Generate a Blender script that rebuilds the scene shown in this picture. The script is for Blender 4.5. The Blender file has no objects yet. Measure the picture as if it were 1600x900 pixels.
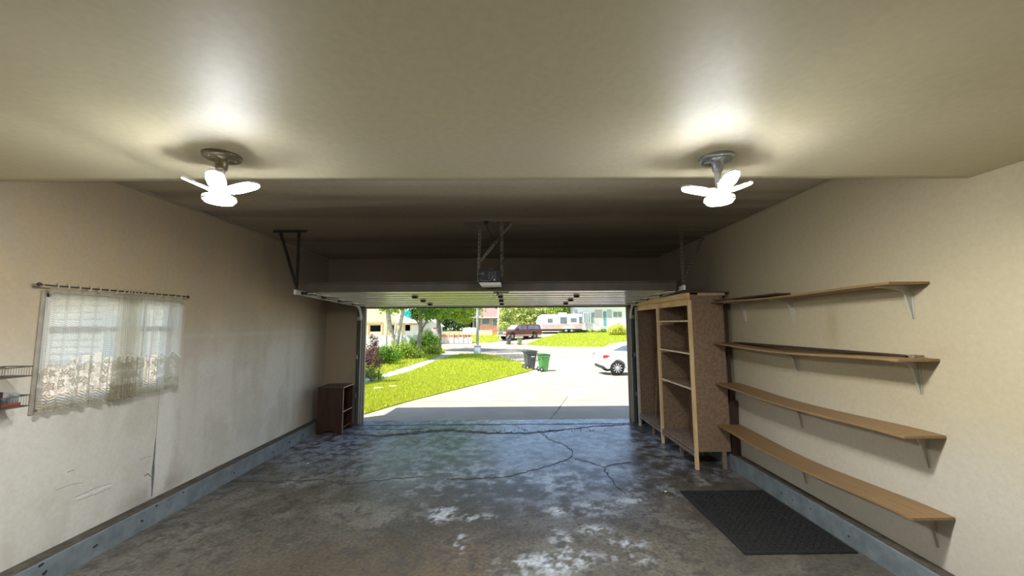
import bpy, bmesh, math, random
import numpy as np
from mathutils import Vector, Matrix
R = math.radians
SC = bpy.context.scene
COL = SC.collection

# ---------------------------------------------------------------- camera
F, PI_, YA, RO, CH = 605.0, 0.09378, 0.00851, -0.00647, 1.81
_fw = Vector((math.sin(YA)*math.cos(PI_), math.cos(YA)*math.cos(PI_), math.sin(PI_)))
_r = _fw.cross(Vector((0, 0, 1))).normalized(); _u = _r.cross(_fw)
_r2 = _r*math.cos(RO)+_u*math.sin(RO); _u2 = -_r*math.sin(RO)+_u*math.cos(RO)
cd = bpy.data.cameras.new('camera'); cam = bpy.data.objects.new('camera', cd); COL.objects.link(cam)
cd.sensor_width = 36; cd.lens = F/1600*36; cd.clip_start = .05; cd.clip_end = 600
m = Matrix((_r2, _u2, -_fw)).transposed().to_4x4(); m.translation = (0, 0, CH)
cam.matrix_world = m
SC.camera = cam

# ---------------------------------------------------------------- sky, sun, exposure
W = bpy.data.worlds.new('world'); SC.world = W; W.use_nodes = True
nt = W.node_tree; nt.nodes.clear()
sky = nt.nodes.new('ShaderNodeTexSky'); sky.sky_type = 'NISHITA'; sky.sun_disc = False
sky.sun_elevation = R(59.7); sky.sun_rotation = R(232); sky.air_density = 1.0; sky.dust_density = .6; sky.ozone_density = 1.0
bg = nt.nodes.new('ShaderNodeBackground'); bg.inputs[1].default_value = .33
ow = nt.nodes.new('ShaderNodeOutputWorld')
nt.links.new(sky.outputs[0], bg.inputs[0]); nt.links.new(bg.outputs[0], ow.inputs[0])
sl = bpy.data.lights.new('sun', 'SUN'); so = bpy.data.objects.new('sun', sl); COL.objects.link(so)
sl.energy = 9.6; sl.angle = R(.6); sl.color = (1, .95, .86)
so.rotation_euler = Vector((.46, .36, -1)).to_track_quat('-Z', 'Y').to_euler(); so.location = (-5, -4, 12)
LAMP = 740.0
VS = SC.view_settings
VS.view_transform = 'Standard'; VS.look = 'None'; VS.gamma = 1; VS.use_curve_mapping = False; VS.exposure = 0.05

# ---------------------------------------------------------------- measuring helpers
GY = [0, 7.4, 9, 20, 24, 40, 56, 75, 140]; GZ = [0, 0, -.05, -.62, -.66, -.58, .7, 1.2, 1.5]
def g(y): return float(np.interp(y, GY, GZ))
def ray(x, y): return _fw+_r2*((x-800)/F)-_u2*((y-450)/F)
def at(x, y, X=None, Y=None, Z=None):
    d = ray(x, y)
    t = X/d.x if X is not None else Y/d.y if Y is not None else (Z-CH)/d.z
    return Vector((0, 0, CH))+d*t
def gr(x, y):
    d = ray(x, y); Y = 6.0
    while Y < 200 and CH+d.z*Y/d.y > g(Y): Y += .03
    return (d.x*Y/d.y, Y)
XL, XR, ZC, ZN, DW, DS = -3.413, 2.872, 3.077, 2.70, 7.295, 2.322
YB = -2.6
rng = np.random.default_rng(7); rnd = random.Random(5)

# ---------------------------------------------------------------- mesh builder
class MB:
    def __init__(s): s.v = []; s.f = []; s.sm = []
    def add(s, vs, fs, smooth=False):
        o = len(s.v); s.v += [tuple(v) for v in vs]; s.f += [tuple(i+o for i in f) for f in fs]; s.sm += [smooth]*len(fs); return s
    def box(s, x0, x1, y0, y1, z0, z1):
        x0, x1 = sorted((x0, x1)); y0, y1 = sorted((y0, y1)); z0, z1 = sorted((z0, z1))
        return s.add([(x0,y0,z0),(x1,y0,z0),(x1,y1,z0),(x0,y1,z0),(x0,y0,z1),(x1,y0,z1),(x1,y1,z1),(x0,y1,z1)],
            [(0,3,2,1),(4,5,6,7),(0,1,5,4),(1,2,6,5),(2,3,7,6),(3,0,4,7)])
    def bar(s, a, b, w, h, up=(0,0,1)):
        a = Vector(a); b = Vector(b); d = (b-a).normalized(); up = Vector(up)
        if abs(d.dot(up)) > .98: up = Vector((0, 1, 0))
        x = d.cross(up).normalized()*w/2; y = x.cross(d).normalized()*h/2
        return s.add([a-x-y,a+x-y,a+x+y,a-x+y,b-x-y,b+x-y,b+x+y,b-x+y],[(0,1,2,3),(4,7,6,5),(0,4,5,1),(1,5,6,2),(2,6,7,3),(3,7,4,0)])
    def tube(s, pts, rad, n=8, caps=True):
        pts = [Vector(p) for p in pts]; k = len(pts); rs = rad if isinstance(rad, (list, tuple)) else [rad]*k
        vs = []; px = None
        for i, p in enumerate(pts):
            d = (pts[min(i+1, k-1)]-pts[max(i-1, 0)]).normalized()
            if px is None: px = d.orthogonal().normalized()
            px = (px-d*px.dot(d)).normalized(); py = d.cross(px)
            for j in range(n):
                a = 2*math.pi*j/n; vs.append(p+(px*math.cos(a)+py*math.sin(a))*rs[i])
        fs = [(i*n+j, i*n+(j+1)%n, (i+1)*n+(j+1)%n, (i+1)*n+j) for i in range(k-1) for j in range(n)]
        s.add(vs, fs, True)
        if caps:
            o = len(s.v)-len(vs); s.f += [tuple(o+j for j in range(n-1, -1, -1)), tuple(o+(k-1)*n+j for j in range(n))]; s.sm += [False]*2
        return s
    def lathe(s, c, prof, n=24, axis='Z'):
        vs = []
        for r, h in prof:
            for j in range(n):
                a = 2*math.pi*j/n; p = (r*math.cos(a), r*math.sin(a), h)
                if axis == 'Y': p = (p[0], p[2], p[1])
                if axis == 'X': p = (p[2], p[0], p[1])
                vs.append((c[0]+p[0], c[1]+p[1], c[2]+p[2]))
        k = len(prof)
        fs = [(i*n+j, i*n+(j+1)%n, (i+1)*n+(j+1)%n, (i+1)*n+j) for i in range(k-1) for j in range(n)]
        s.add(vs, fs, True); o = len(s.v)-len(vs)
        s.f += [tuple(o+j for j in range(n-1, -1, -1)), tuple(o+(k-1)*n+j for j in range(n))]; s.sm += [False]*2
        return s
    def prism(s, poly, h0, h1, axis='Y', inset=None):
        # poly of 2-D points extruded along axis; axis 'Y': (x,z), 'X': (y,z), 'Z': (x,y)
        def P(a, b, h): return {'Y': (a, h, b), 'X': (h, a, b), 'Z': (a, b, h)}[axis]
        n = len(poly); vs = [P(a, b, h0) for a, b in poly]+[P(a, b, h1) for a, b in (inset or poly)]
        return s.add(vs, [tuple(range(n-1, -1, -1)), tuple(range(n, 2*n))]+[(i, (i+1)%n, n+(i+1)%n, n+i) for i in range(n)])
    def sphere(s, c, r, n=12, m=8):
        rx, ry, rz = r if isinstance(r, (tuple, list)) else (r, r, r)
        vs = [(c[0]+rx*math.sin(math.pi*i/m)*math.cos(2*math.pi*j/n), c[1]+ry*math.sin(math.pi*i/m)*math.sin(2*math.pi*j/n), c[2]+rz*math.cos(math.pi*i/m)) for i in range(m+1) for j in range(n)]
        return s.add(vs, [(i*n+j, (i+1)*n+j, (i+1)*n+(j+1)%n, i*n+(j+1)%n) for i in range(m) for j in range(n)], True)
    def build(s, name, mt, parent=None, bevel=0, seg=2, label=None, fix=True):
        me = bpy.data.meshes.new(name); me.from_pydata(s.v, [], s.f); me.polygons.foreach_set('use_smooth', s.sm)
        if fix:
            b = bmesh.new(); b.from_mesh(me); bmesh.ops.recalc_face_normals(b, faces=b.faces); b.to_mesh(me); b.free()
        me.materials.append(mt); o = bpy.data.objects.new(name, me); COL.objects.link(o)
        if parent: o.parent = parent; o.matrix_parent_inverse = parent.matrix_basis.inverted() if False else Matrix()
        if bevel:
            md = o.modifiers.new('bevel', 'BEVEL'); md.width = bevel; md.segments = seg; md.limit_method = 'ANGLE'; md.angle_limit = R(40)
        if label: o['label'] = label
        return o
def tag(o, label=None, cat=None, group=None, kind=None):
    if label: o['label'] = label
    if cat: o['category'] = cat
    if group: o['group'] = group
    if kind: o['kind'] = kind
    return o
def thing(name, loc, label, cat, rz=0, group=None):
    o = bpy.data.objects.new(name, None); COL.objects.link(o); o.location = loc; o.rotation_euler = (0, 0, rz); o.empty_display_size = .1
    return tag(o, label, cat, group)
def struct(name, mb, mt, parent=None, **k):
    o = mb.build(name, mt, parent, **k)
    if not parent: o['kind'] = 'structure'
    return o
def copy_tree(o, parent=None):
    c = o.copy(); COL.objects.link(c); c.parent = parent
    for ch in [x for x in bpy.data.objects if x.parent == o]: copy_tree(ch, c)
    return c
def dup(root, loc, rz=None, label=None):
    c = copy_tree(root); c.location = loc
    if rz is not None: c.rotation_euler = (0, 0, rz)
    if label: c['label'] = label
    return c
def big(name, V, Fq, mt, parent=None, smooth=False, col=None):
    me = bpy.data.meshes.new(name); V = np.asarray(V, np.float32); Fq = np.asarray(Fq, np.int32); k = Fq.shape[1]
    me.vertices.add(len(V)); me.vertices.foreach_set('co', V.ravel()); me.loops.add(Fq.size); me.loops.foreach_set('vertex_index', Fq.ravel())
    me.polygons.add(len(Fq)); me.polygons.foreach_set('loop_start', np.arange(0, Fq.size, k, dtype=np.int32)); me.polygons.foreach_set('loop_total', np.full(len(Fq), k, np.int32))
    me.update(calc_edges=True)
    if smooth: me.polygons.foreach_set('use_smooth', np.ones(len(Fq), bool))
    if col is not None:
        a = me.color_attributes.new('Col', 'FLOAT_COLOR', 'POINT'); a.data.foreach_set('color', np.asarray(col, np.float32).ravel())
    me.materials.append(mt); o = bpy.data.objects.new(name, me); COL.objects.link(o); o.parent = parent
    return o

# ---------------------------------------------------------------- materials
def newmat(name):
    mt = bpy.data.materials.new(name); mt.use_nodes = True; n = mt.node_tree; n.nodes.clear()
    o = n.nodes.new('ShaderNodeOutputMaterial'); b = n.nodes.new('ShaderNodeBsdfPrincipled'); n.links.new(b.outputs[0], o.inputs[0])
    return mt, n, b
def mat(name, c1, c2=None, scale=8, rough=.6, metal=0, bump=0, stretch=(1, 1, 1), detail=6, spec=.5, coords='Object', bscale=None, lo=.35, hi=.65):
    mt, n, b = newmat(name); L = n.links.new
    b.inputs['Roughness'].default_value = rough; b.inputs['Metallic'].default_value = metal; b.inputs['Specular IOR Level'].default_value = spec
    if c2 is None: c2 = tuple(x*.82 for x in c1)
    tc = n.nodes.new('ShaderNodeTexCoord'); mp = n.nodes.new('ShaderNodeMapping'); mp.inputs['Scale'].default_value = stretch
    L(tc.outputs[coords], mp.inputs[0]); nz = n.nodes.new('ShaderNodeTexNoise'); nz.inputs['Scale'].default_value = scale; nz.inputs['Detail'].default_value = detail
    L(mp.outputs[0], nz.inputs[0]); cr = n.nodes.new('ShaderNodeValToRGB'); cr.color_ramp.elements[0].position = lo; cr.color_ramp.elements[1].position = hi
    cr.color_ramp.elements[0].color = (*c1, 1); cr.color_ramp.elements[1].color = (*c2, 1); L(nz.outputs[0], cr.inputs[0]); L(cr.outputs[0], b.inputs['Base Color'])
    if bump:
        n2 = n.nodes.new('ShaderNodeTexNoise'); n2.inputs['Scale'].default_value = bscale or scale*3; n2.inputs['Detail'].default_value = 4; L(mp.outputs[0], n2.inputs[0])
        bp = n.nodes.new('ShaderNodeBump'); bp.inputs['Strength'].default_value = bump; bp.inputs['Distance'].default_value = .01; L(n2.outputs[0], bp.inputs['Height']); L(bp.outputs[0], b.inputs['Normal'])
    return mt
def vmat(name, rough=.7, rvar=0, bump=.2, bscale=40, spec=.5, fine=.12, fscale=60):
    """colour from the painted vertex attribute, with fine grain on top; alpha of the attribute drives gloss"""
    mt, n, b = newmat(name); L = n.links.new
    at_ = n.nodes.new('ShaderNodeAttribute'); at_.attribute_name = 'Col'
    tc = n.nodes.new('ShaderNodeTexCoord'); nz = n.nodes.new('ShaderNodeTexNoise'); nz.inputs['Scale'].default_value = fscale; nz.inputs['Detail'].default_value = 6; L(tc.outputs['Object'], nz.inputs[0])
    mr = n.nodes.new('ShaderNodeMapRange'); mr.inputs['From Min'].default_value = .3; mr.inputs['From Max'].default_value = .7; mr.inputs['To Min'].default_value = 1-fine; mr.inputs['To Max'].default_value = 1+fine
    L(nz.outputs[0], mr.inputs[0]); mx = n.nodes.new('ShaderNodeVectorMath'); mx.operation = 'SCALE'; L(at_.outputs['Color'], mx.inputs[0]); L(mr.outputs[0], mx.inputs['Scale'])
    L(mx.outputs[0], b.inputs['Base Color']); b.inputs['Specular IOR Level'].default_value = spec
    if rvar:
        r2 = n.nodes.new('ShaderNodeMapRange'); r2.inputs['To Min'].default_value = rough; r2.inputs['To Max'].default_value = rough-rvar
        L(at_.outputs['Alpha'], r2.inputs[0]); L(r2.outputs[0], b.inputs['Roughness'])
    else: b.inputs['Roughness'].default_value = rough
    n2 = n.nodes.new('ShaderNodeTexNoise'); n2.inputs['Scale'].default_value = bscale; n2.inputs['Detail'].default_value = 5; L(tc.outputs['Object'], n2.inputs[0])
    bp = n.nodes.new('ShaderNodeBump'); bp.inputs['Strength'].default_value = bump; bp.inputs['Distance'].default_value = .004; L(n2.outputs[0], bp.inputs['Height']); L(bp.outputs[0], b.inputs['Normal'])
    return mt
def leafmat(name, c1, c2):
    mt, n, b = newmat(name); L = n.links.new
    ge = n.nodes.new('ShaderNodeNewGeometry'); cr = n.nodes.new('ShaderNodeValToRGB'); cr.color_ramp.elements[0].color = (*c1, 1); cr.color_ramp.elements[1].color = (*c2, 1)
    L(ge.outputs['Random Per Island'], cr.inputs[0]); L(cr.outputs[0], b.inputs['Base Color']); b.inputs['Roughness'].default_value = .6
    tr = n.nodes.new('ShaderNodeBsdfTranslucent'); L(cr.outputs[0], tr.inputs[0]); mx = n.nodes.new('ShaderNodeMixShader'); mx.inputs[0].default_value = .4
    o = [x for x in n.nodes if x.type == 'OUTPUT_MATERIAL'][0]; L(b.outputs[0], mx.inputs[1]); L(tr.outputs[0], mx.inputs[2]); L(mx.outputs[0], o.inputs[0])
    return mt
def glassmat(name, tint=(1, 1, 1), gloss=.12):
    mt, n, b = newmat(name); L = n.links.new
    t = n.nodes.new('ShaderNodeBsdfTransparent'); t.inputs[0].default_value = (*tint, 1); gl = n.nodes.new('ShaderNodeBsdfGlossy'); gl.inputs['Roughness'].default_value = .02
    mx = n.nodes.new('ShaderNodeMixShader'); mx.inputs[0].default_value = gloss; o = [x for x in n.nodes if x.type == 'OUTPUT_MATERIAL'][0]
    L(t.outputs[0], mx.inputs[1]); L(gl.outputs[0], mx.inputs[2]); L(mx.outputs[0], o.inputs[0]); return mt
def emit(name, c, s):
    mt, n, b = newmat(name); e = n.nodes.new('ShaderNodeEmission'); e.inputs[0].default_value = (*c, 1); e.inputs[1].default_value = s
    n.links.new(e.outputs[0], [x for x in n.nodes if x.type == 'OUTPUT_MATERIAL'][0].inputs[0]); return mt
M = {}
M['plaster'] = vmat('painted_drywall', rough=.62, bump=.35, bscale=90, fine=.05, fscale=35)
M['ceil'] = vmat('ceiling_paint', spec=.35, rough=.52, bump=.05, bscale=9, fine=.04, fscale=30); M['ceil2'] = vmat('raised_ceiling_paint', spec=.5, rough=.27, bump=.04, bscale=5, fine=.05, fscale=20)
M['floor'] = vmat('worn_concrete', rough=.60, rvar=.38, bump=.35, bscale=60, fine=.32, fscale=34)
M['curb'] = mat('grey_blue_curb_paint', (.135,.155,.165), (.20,.225,.235), 9, .6, bump=.3)
M['curb_top'] = mat('bare_curb_top', (.06,.05,.035), (.11,.095,.07), 14, .85, bump=.3)
M['chip'] = mat('dark_chip', (.03,.025,.02), None, 30, .9)
M['white'] = mat('white_paint', (.78,.78,.76), (.72,.72,.70), 5, .45)
M['white_steel'] = mat('white_steel', (.80,.79,.74), (.72,.71,.67), 3, .35)
M['galv'] = mat('galvanised_steel', (.62,.62,.60), (.45,.45,.43), 25, .35, metal=.7)
M['dark_steel'] = mat('dark_steel', (.035,.033,.03), (.06,.055,.05), 20, .5, metal=.4)
M['jamb'] = mat('weathered_jamb_paint', (.06,.07,.065), (.10,.11,.10), 12, .6, stretch=(1,1,.15), bump=.3)
M['black'] = mat('black_plastic', (.012,.012,.013), (.02,.02,.02), 10, .5)
M['rubber'] = mat('black_rubber', (.008,.008,.008), (.013,.013,.012), 40, .85)
M['lens'] = mat('milky_lens', (.85,.85,.8), None, 5, .3)
M['pine'] = mat('pine_lumber', (.84,.60,.33), (.70,.45,.21), 9, .6, stretch=(3,3,.35), bump=.15)
M['pine_h'] = mat('pine_lumber_across', (.86,.60,.30), (.70,.44,.19), 9, .6, stretch=(3,.35,3), bump=.15)
M['oldpine'] = mat('dirty_lumber', (.30,.21,.14), (.18,.13,.09), 9, .7, stretch=(3,3,.4), bump=.2)
M['board'] = mat('brown_particle_board', (.20,.128,.078), (.27,.175,.11), 34, .7, bump=.2, lo=.4, hi=.6)
M['shelf'] = mat('tan_shelf_board', (.23,.135,.055), (.29,.17,.072), 5, .55, stretch=(6,.5,1), bump=.08)
M['shelf_dark'] = mat('dark_shelf_board', (.05,.022,.013), (.035,.017,.01), 8, .6)
M['bracket'] = mat('painted_bracket', (.55,.52,.44), (.5,.47,.39), 10, .45, metal=.2)
M['walnut'] = mat('dark_brown_wood', (.028,.009,.004), (.055,.019,.008), 7, .5, stretch=(4,4,.5), bump=.12)
M['rawply'] = mat('raw_ply_edge', (.55,.40,.26), (.45,.32,.2), 20, .7)
M['glass'] = glassmat('window_glass')
M['drywhite'] = mat('dry_compound', (.78,.77,.72), (.70,.69,.64), 6, .7, stretch=(1,1,.5))

# ---------------------------------------------------------------- painted sheets
def vn(x, y, s, seed, oct_=4):
    out = 0; amp = 1; tot = 0
    for o in range(oct_):
        r = np.random.default_rng(seed+o*17).random((64, 64)); fx = x*s; fy = y*s; ix = np.floor(fx).astype(int); iy = np.floor(fy).astype(int)
        tx = fx-ix; ty = fy-iy; tx = tx*tx*(3-2*tx); ty = ty*ty*(3-2*ty); a = r[ix%64, iy%64]; b = r[(ix+1)%64, iy%64]; c = r[ix%64, (iy+1)%64]; d = r[(ix+1)%64, (iy+1)%64]
        out = out+amp*((a*(1-tx)+b*tx)*(1-ty)+(c*(1-tx)+d*tx)*ty); tot += amp; amp *= .55; s *= 2.03
    return out/tot
def sm(a, b, x): t = np.clip((x-a)/(b-a), 0, 1); return t*t*(3-2*t)
def blob(x, y, cx, cy, rx, ry, ang=0, soft=.5):
    c, s_ = math.cos(ang), math.sin(ang); dx = (x-cx)*c+(y-cy)*s_; dy = -(x-cx)*s_+(y-cy)*c
    return 1-sm(1-soft, 1+soft, np.sqrt((dx/rx)**2+(dy/ry)**2))
def sheet(name, a0, a1, b0, b1, step, to3, paint, mt, hole=None, thick=0, flip=False, zfun=None):
    na = max(2, int(round((a1-a0)/step))+1); nb = max(2, int(round((b1-b0)/step))+1)
    A_ = np.linspace(a0, a1, na); B_ = np.linspace(b0, b1, nb)
    if hole:
        for lst, vals in ((A_, hole[:2]), (B_, hole[2:])):
            for v in vals: lst[np.argmin(abs(lst-v))] = v
    a, b = np.meshgrid(A_, B_, indexing='ij'); col = paint(a, b)
    V = np.stack(to3(a, b), -1).reshape(-1, 3); idx = np.arange(na*nb).reshape(na, nb)
    q = np.stack([idx[:-1, :-1], idx[1:, :-1], idx[1:, 1:], idx[:-1, 1:]], -1)
    if hole:
        ca = (A_[:-1]+A_[1:])/2; cb = (B_[:-1]+B_[1:])/2; CA, CB = np.meshgrid(ca, cb, indexing='ij')
        keep = ~((CA > hole[0]) & (CA < hole[1]) & (CB > hole[2]) & (CB < hole[3])); q = q[keep]
    q = q.reshape(-1, 4)
    if flip: q = q[:, ::-1]
    o = big(name, V, q, mt, None, smooth=False, col=col.reshape(-1, 4)); o['kind'] = 'structure'
    if thick:
        md = o.modifiers.new('thick', 'SOLIDIFY'); md.thickness = thick; md.offset = -1
    return o
def C4(r, g_, b_, a=None):
    return np.stack([r, g_, b_, np.zeros_like(r) if a is None else a], -1)
def mixc(col, c, w):
    for i in range(3): col[..., i] = col[..., i]*(1-w)+c[i]*w
    return col

def paint_floor(x, y):
    n1 = vn(x, y, .7, 1); n2 = vn(x, y, 2.5, 9); n3 = vn(x, y, 9, 21)
    col = C4(*[np.full_like(x, v) for v in (.105, .093, .072)])
    mixc(col, (.19, .178, .15), sm(.42, .62, n2)*.6)
    mixc(col, (.058, .044, .028), sm(.45, .65, n1)*.8)
    # paler slab towards the door, with blue sky sheen painted in
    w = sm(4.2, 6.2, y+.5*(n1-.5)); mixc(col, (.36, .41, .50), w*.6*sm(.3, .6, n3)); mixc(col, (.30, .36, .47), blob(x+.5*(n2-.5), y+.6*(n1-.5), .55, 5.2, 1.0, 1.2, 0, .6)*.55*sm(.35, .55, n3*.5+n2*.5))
    # old oil and rust stains
    for cx, cy, rx, ry, k in ((-.35, 3.0, .35, .8, .8), (-1.5, 3.3, 1.0, .35, .55), (-.1, 4.0, .7, .35, .5), (-2.0, 2.9, .7, .4, .5), (.9, 3.5, .5, .6, .35), (-.9, 4.3, .5, .3, .4), (1.6, 3.0, .5, .4, .4)):
        mixc(col, (.085, .065, .042), blob(x+.25*(n2-.5), y+.4*(n1-.5), cx, cy, rx, ry, 0, .6)*k*sm(.25, .6, n2))
    mixc(col, (.11, .075, .04), blob(x+.2*(n2-.5), y, -.45, 2.9, .3, .6, 0, .6)*.5)
    # worn pale paint and lime patches
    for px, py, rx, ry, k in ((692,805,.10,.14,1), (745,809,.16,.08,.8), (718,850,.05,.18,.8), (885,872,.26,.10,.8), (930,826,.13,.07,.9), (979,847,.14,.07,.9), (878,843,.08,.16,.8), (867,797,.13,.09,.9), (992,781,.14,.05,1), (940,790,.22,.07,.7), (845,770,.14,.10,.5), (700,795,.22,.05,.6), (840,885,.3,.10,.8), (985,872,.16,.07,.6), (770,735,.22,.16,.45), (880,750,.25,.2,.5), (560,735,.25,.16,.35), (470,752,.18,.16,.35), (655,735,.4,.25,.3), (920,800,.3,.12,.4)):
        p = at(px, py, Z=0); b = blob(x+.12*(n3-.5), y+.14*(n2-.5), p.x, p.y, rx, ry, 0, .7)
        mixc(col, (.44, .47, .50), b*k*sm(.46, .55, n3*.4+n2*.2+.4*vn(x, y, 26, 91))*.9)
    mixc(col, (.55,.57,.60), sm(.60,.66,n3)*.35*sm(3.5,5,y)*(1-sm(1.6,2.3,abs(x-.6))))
    mixc(col, (.05,.045,.04), sm(.58,.64,vn(x,y,14,77))*.6)
    # sheen where the traffic polished the slab
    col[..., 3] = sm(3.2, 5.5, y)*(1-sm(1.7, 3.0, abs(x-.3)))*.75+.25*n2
    return col
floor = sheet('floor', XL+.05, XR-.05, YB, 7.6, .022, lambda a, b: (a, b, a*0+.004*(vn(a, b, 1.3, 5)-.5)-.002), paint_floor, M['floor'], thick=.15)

TAN = (.56, .44, .27)
def paint_left(y, z):
    n1 = vn(y, z, .8, 31); n2 = vn(y, z*.6, 3, 41); n3 = vn(y*2, z*.3, 5, 51)
    col = C4(*[np.full_like(y, v) for v in TAN])
    low = 1-sm(1.25, 2.15, z+.5*(n1-.5)); mixc(col, (.64, .60, .52), low)
    mixc(col, (.44, .33, .215), sm(.5, .8, n1)*.30*(1-low))
    mixc(col, (.42, .37, .29), sm(.48, .68, n2)*.32)
    mixc(col, (.46, .40, .31), sm(.5, .7, n3)*.30)
    mixc(col, (.72, .69, .62), blob(y, z, 3.98, .75, .10, .5, 0, .25)*.8)          # primed strip at the board joint
    mixc(col, (.70, .67, .60), blob(y, z, 4.55, 1.36, .22, .12, 0, .3)*.5)
    mixc(col, (.70, .66, .56), ((z > 1.69) & (z < 1.74) & (y > 4.1)).astype(float)*.3)
    mixc(col, (.30, .27, .23), blob(y+.1*(n2-.5), z, 3.95, .22, .30, .10, 0, .7)*.6*sm(.4, .6, n2))
    mixc(col, (.36, .29, .2), blob(y, z, 3.4, 2.9, 2.0, .18, 0, .9)*.35)
    mixc(col, (.17, .135, .09), sm(4.2, 6.6, y)*sm(1.7, 2.8, z+.25*(y-5))*.6); mixc(col, (.30, .24, .16), sm(6.2, 7.2, y)*.6)                                        # soot near the door, with the upper dark shading painted in
    return col
WH = (2.87, 4.07, 1.22, 2.06)
wl = sheet('wall_left', YB, DW+.12, .10, ZC+.02, .045, lambda a, b: (a*0+XL, a, b), paint_left, M['plaster'], hole=WH, thick=.14)
def paint_right(y, z):
    n1 = vn(y, z, .8, 131); n2 = vn(y, z, 3, 141)
    col = C4(*[np.full_like(y, v) for v in (.50, .42, .27)])
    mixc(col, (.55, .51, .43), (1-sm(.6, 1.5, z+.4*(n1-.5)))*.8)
    mixc(col, (.44, .35, .22), sm(.5, .8, n1)*.25)
    for cx, cz, rx, rz, k in ((3.42, 1.83, .05, .12, .5), (3.45, 1.66, .07, .10, .35), (2.6, 1.62, .12, .02, .4)):
        mixc(col, (.36, .27, .15), blob(y+.05*(n2-.5), z, cx, cz, rx, rz, 0, .8)*k)
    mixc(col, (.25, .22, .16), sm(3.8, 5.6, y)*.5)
    return col
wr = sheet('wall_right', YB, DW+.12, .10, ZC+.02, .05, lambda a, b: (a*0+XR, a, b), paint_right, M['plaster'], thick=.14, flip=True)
OL, OR, OZ = -2.72, 2.25, 2.15
def paint_front(x, z):
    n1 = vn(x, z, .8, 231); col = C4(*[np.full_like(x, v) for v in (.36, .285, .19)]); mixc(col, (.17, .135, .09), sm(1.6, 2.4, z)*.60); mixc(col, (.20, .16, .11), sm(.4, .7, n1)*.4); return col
wf = sheet('wall_front', XL-.14, XR+.14, 0.0, ZC+.02, .06, lambda a, b: (a, a*0+DW, b), paint_front, M['plaster'], hole=(OL, OR, 0, OZ), thick=.16)
wb = sheet('wall_back', XL-.1, XR+.1, 0.0, ZN+.4, .15, lambda a, b: (a, a*0+YB, b), paint_right, M['plaster'], thick=.14, flip=True)
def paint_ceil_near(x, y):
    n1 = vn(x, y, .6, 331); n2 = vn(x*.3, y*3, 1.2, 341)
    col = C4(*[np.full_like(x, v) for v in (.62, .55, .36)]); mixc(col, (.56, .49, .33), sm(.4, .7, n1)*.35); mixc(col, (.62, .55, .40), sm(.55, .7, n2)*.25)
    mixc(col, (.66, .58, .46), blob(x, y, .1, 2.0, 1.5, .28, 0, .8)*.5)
    return col
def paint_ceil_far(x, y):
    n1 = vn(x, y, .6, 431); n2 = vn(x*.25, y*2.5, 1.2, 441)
    col = C4(*[np.full_like(x, v) for v in (.50, .425, .31)]); mixc(col, (.22, .175, .12), sm(.4, .65, n2)*.55); mixc(col, (.84, .75, .58), blob(x+.3*(n1-.5), y, .2, 3.0, 1.9, .75, 0, .7)*.8)  # pale blob paints in the band of bounced daylight behind the step
    mixc(col, (.10, .08, .055), sm(3.3, 4.9, y+.9*(n1-.5))*.55)                     # soot stain plus some of the shade towards the door, painted in
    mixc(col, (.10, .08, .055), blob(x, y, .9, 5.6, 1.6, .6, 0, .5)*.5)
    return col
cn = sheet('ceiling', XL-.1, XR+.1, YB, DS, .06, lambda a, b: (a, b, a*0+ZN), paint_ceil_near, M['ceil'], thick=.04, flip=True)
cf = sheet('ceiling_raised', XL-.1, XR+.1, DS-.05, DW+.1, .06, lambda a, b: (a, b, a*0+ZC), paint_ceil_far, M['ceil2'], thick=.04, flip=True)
st = struct('trim_1', MB().box(XL-.1, XR+.1, DS-.02, DS-.0, ZN+.001, ZC-.001), mat('step_face', (.5,.44,.33), None, 5, .6)); tag(st, 'drywall face of the ceiling step')
struct('trim_2', MB().box(XL, XL+.014, DS, DW, ZC-.02, ZC), mat('ceiling_cord', (.40,.33,.24), None, 5, .6))
struct('roof', MB().box(XL-.62, XR+.62, YB-.5, 7.88, 3.13, 3.2), mat('roof_underside', (.35,.33,.3), None, 5, .8))

# curbs of painted concrete along both walls
cb = struct('baseboard_left', MB().box(XL-.13, XL+.131, YB, DW, -.05, .175), M['curb'], bevel=.008)
MB().box(XL+.0005, XL+.120, YB, DW, .1755, .178).build('bare_top', M['curb_top'], cb, label='bare brown top face of the curb')
cb2 = struct('baseboard_right', MB().box(XR-.104, XR+.13, YB, DW, -.05, .175), M['curb'], bevel=.008)
MB().box(XR-.094, XR-.0005, YB, DW, .1755, .178).build('bare_top', M['curb_top'], cb2, label='bare brown top face of the curb')
def chip(parent, c, r, normal, seed):
    q = random.Random(seed); n = 9; a = []
    for j in range(n):
        t = 2*math.pi*j/n; rr = r*(.6+.6*q.random()); a.append((rr*math.cos(t), rr*math.sin(t)*.7))
    mb = MB()
    vs = [(c[0]+normal*.0012, c[1]+u, c[2]+v) for u, v in a]; back = [(c[0]-normal*.001, c[1]+u, c[2]+v) for u, v in a]
    mb.add(vs+back, [tuple(range(n)), tuple(range(2*n-1, n-1, -1))]+[(i, (i+1)%n, n+(i+1)%n, n+i) for i in range(n)])
    return mb.build('chip', M['chip'], parent)
for i, (px, py, r) in enumerate(((64,883,.018),(70,895,.02),(149,853,.017),(222,814,.017),(405,706,.016),(427,706,.014),(452,691,.022),(447,684,.014),(473,680,.022),(366,739,.012),(245,790,.014),(286,769,.012))):
    p = at(px, py, X=XL+.131)
    if .01 < p.z < .165: chip(cb, p, r, 1, i)
for i, (px, py, r) in enumerate(((1221,770,.012),(1219,781,.009),(1238,781,.009),(1266,795,.008),(1326,838,.012))):
    p = at(px, py, X=XR-.104)
    if .01 < p.z < .165: chip(cb2, p, r, -1, 50+i)

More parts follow.
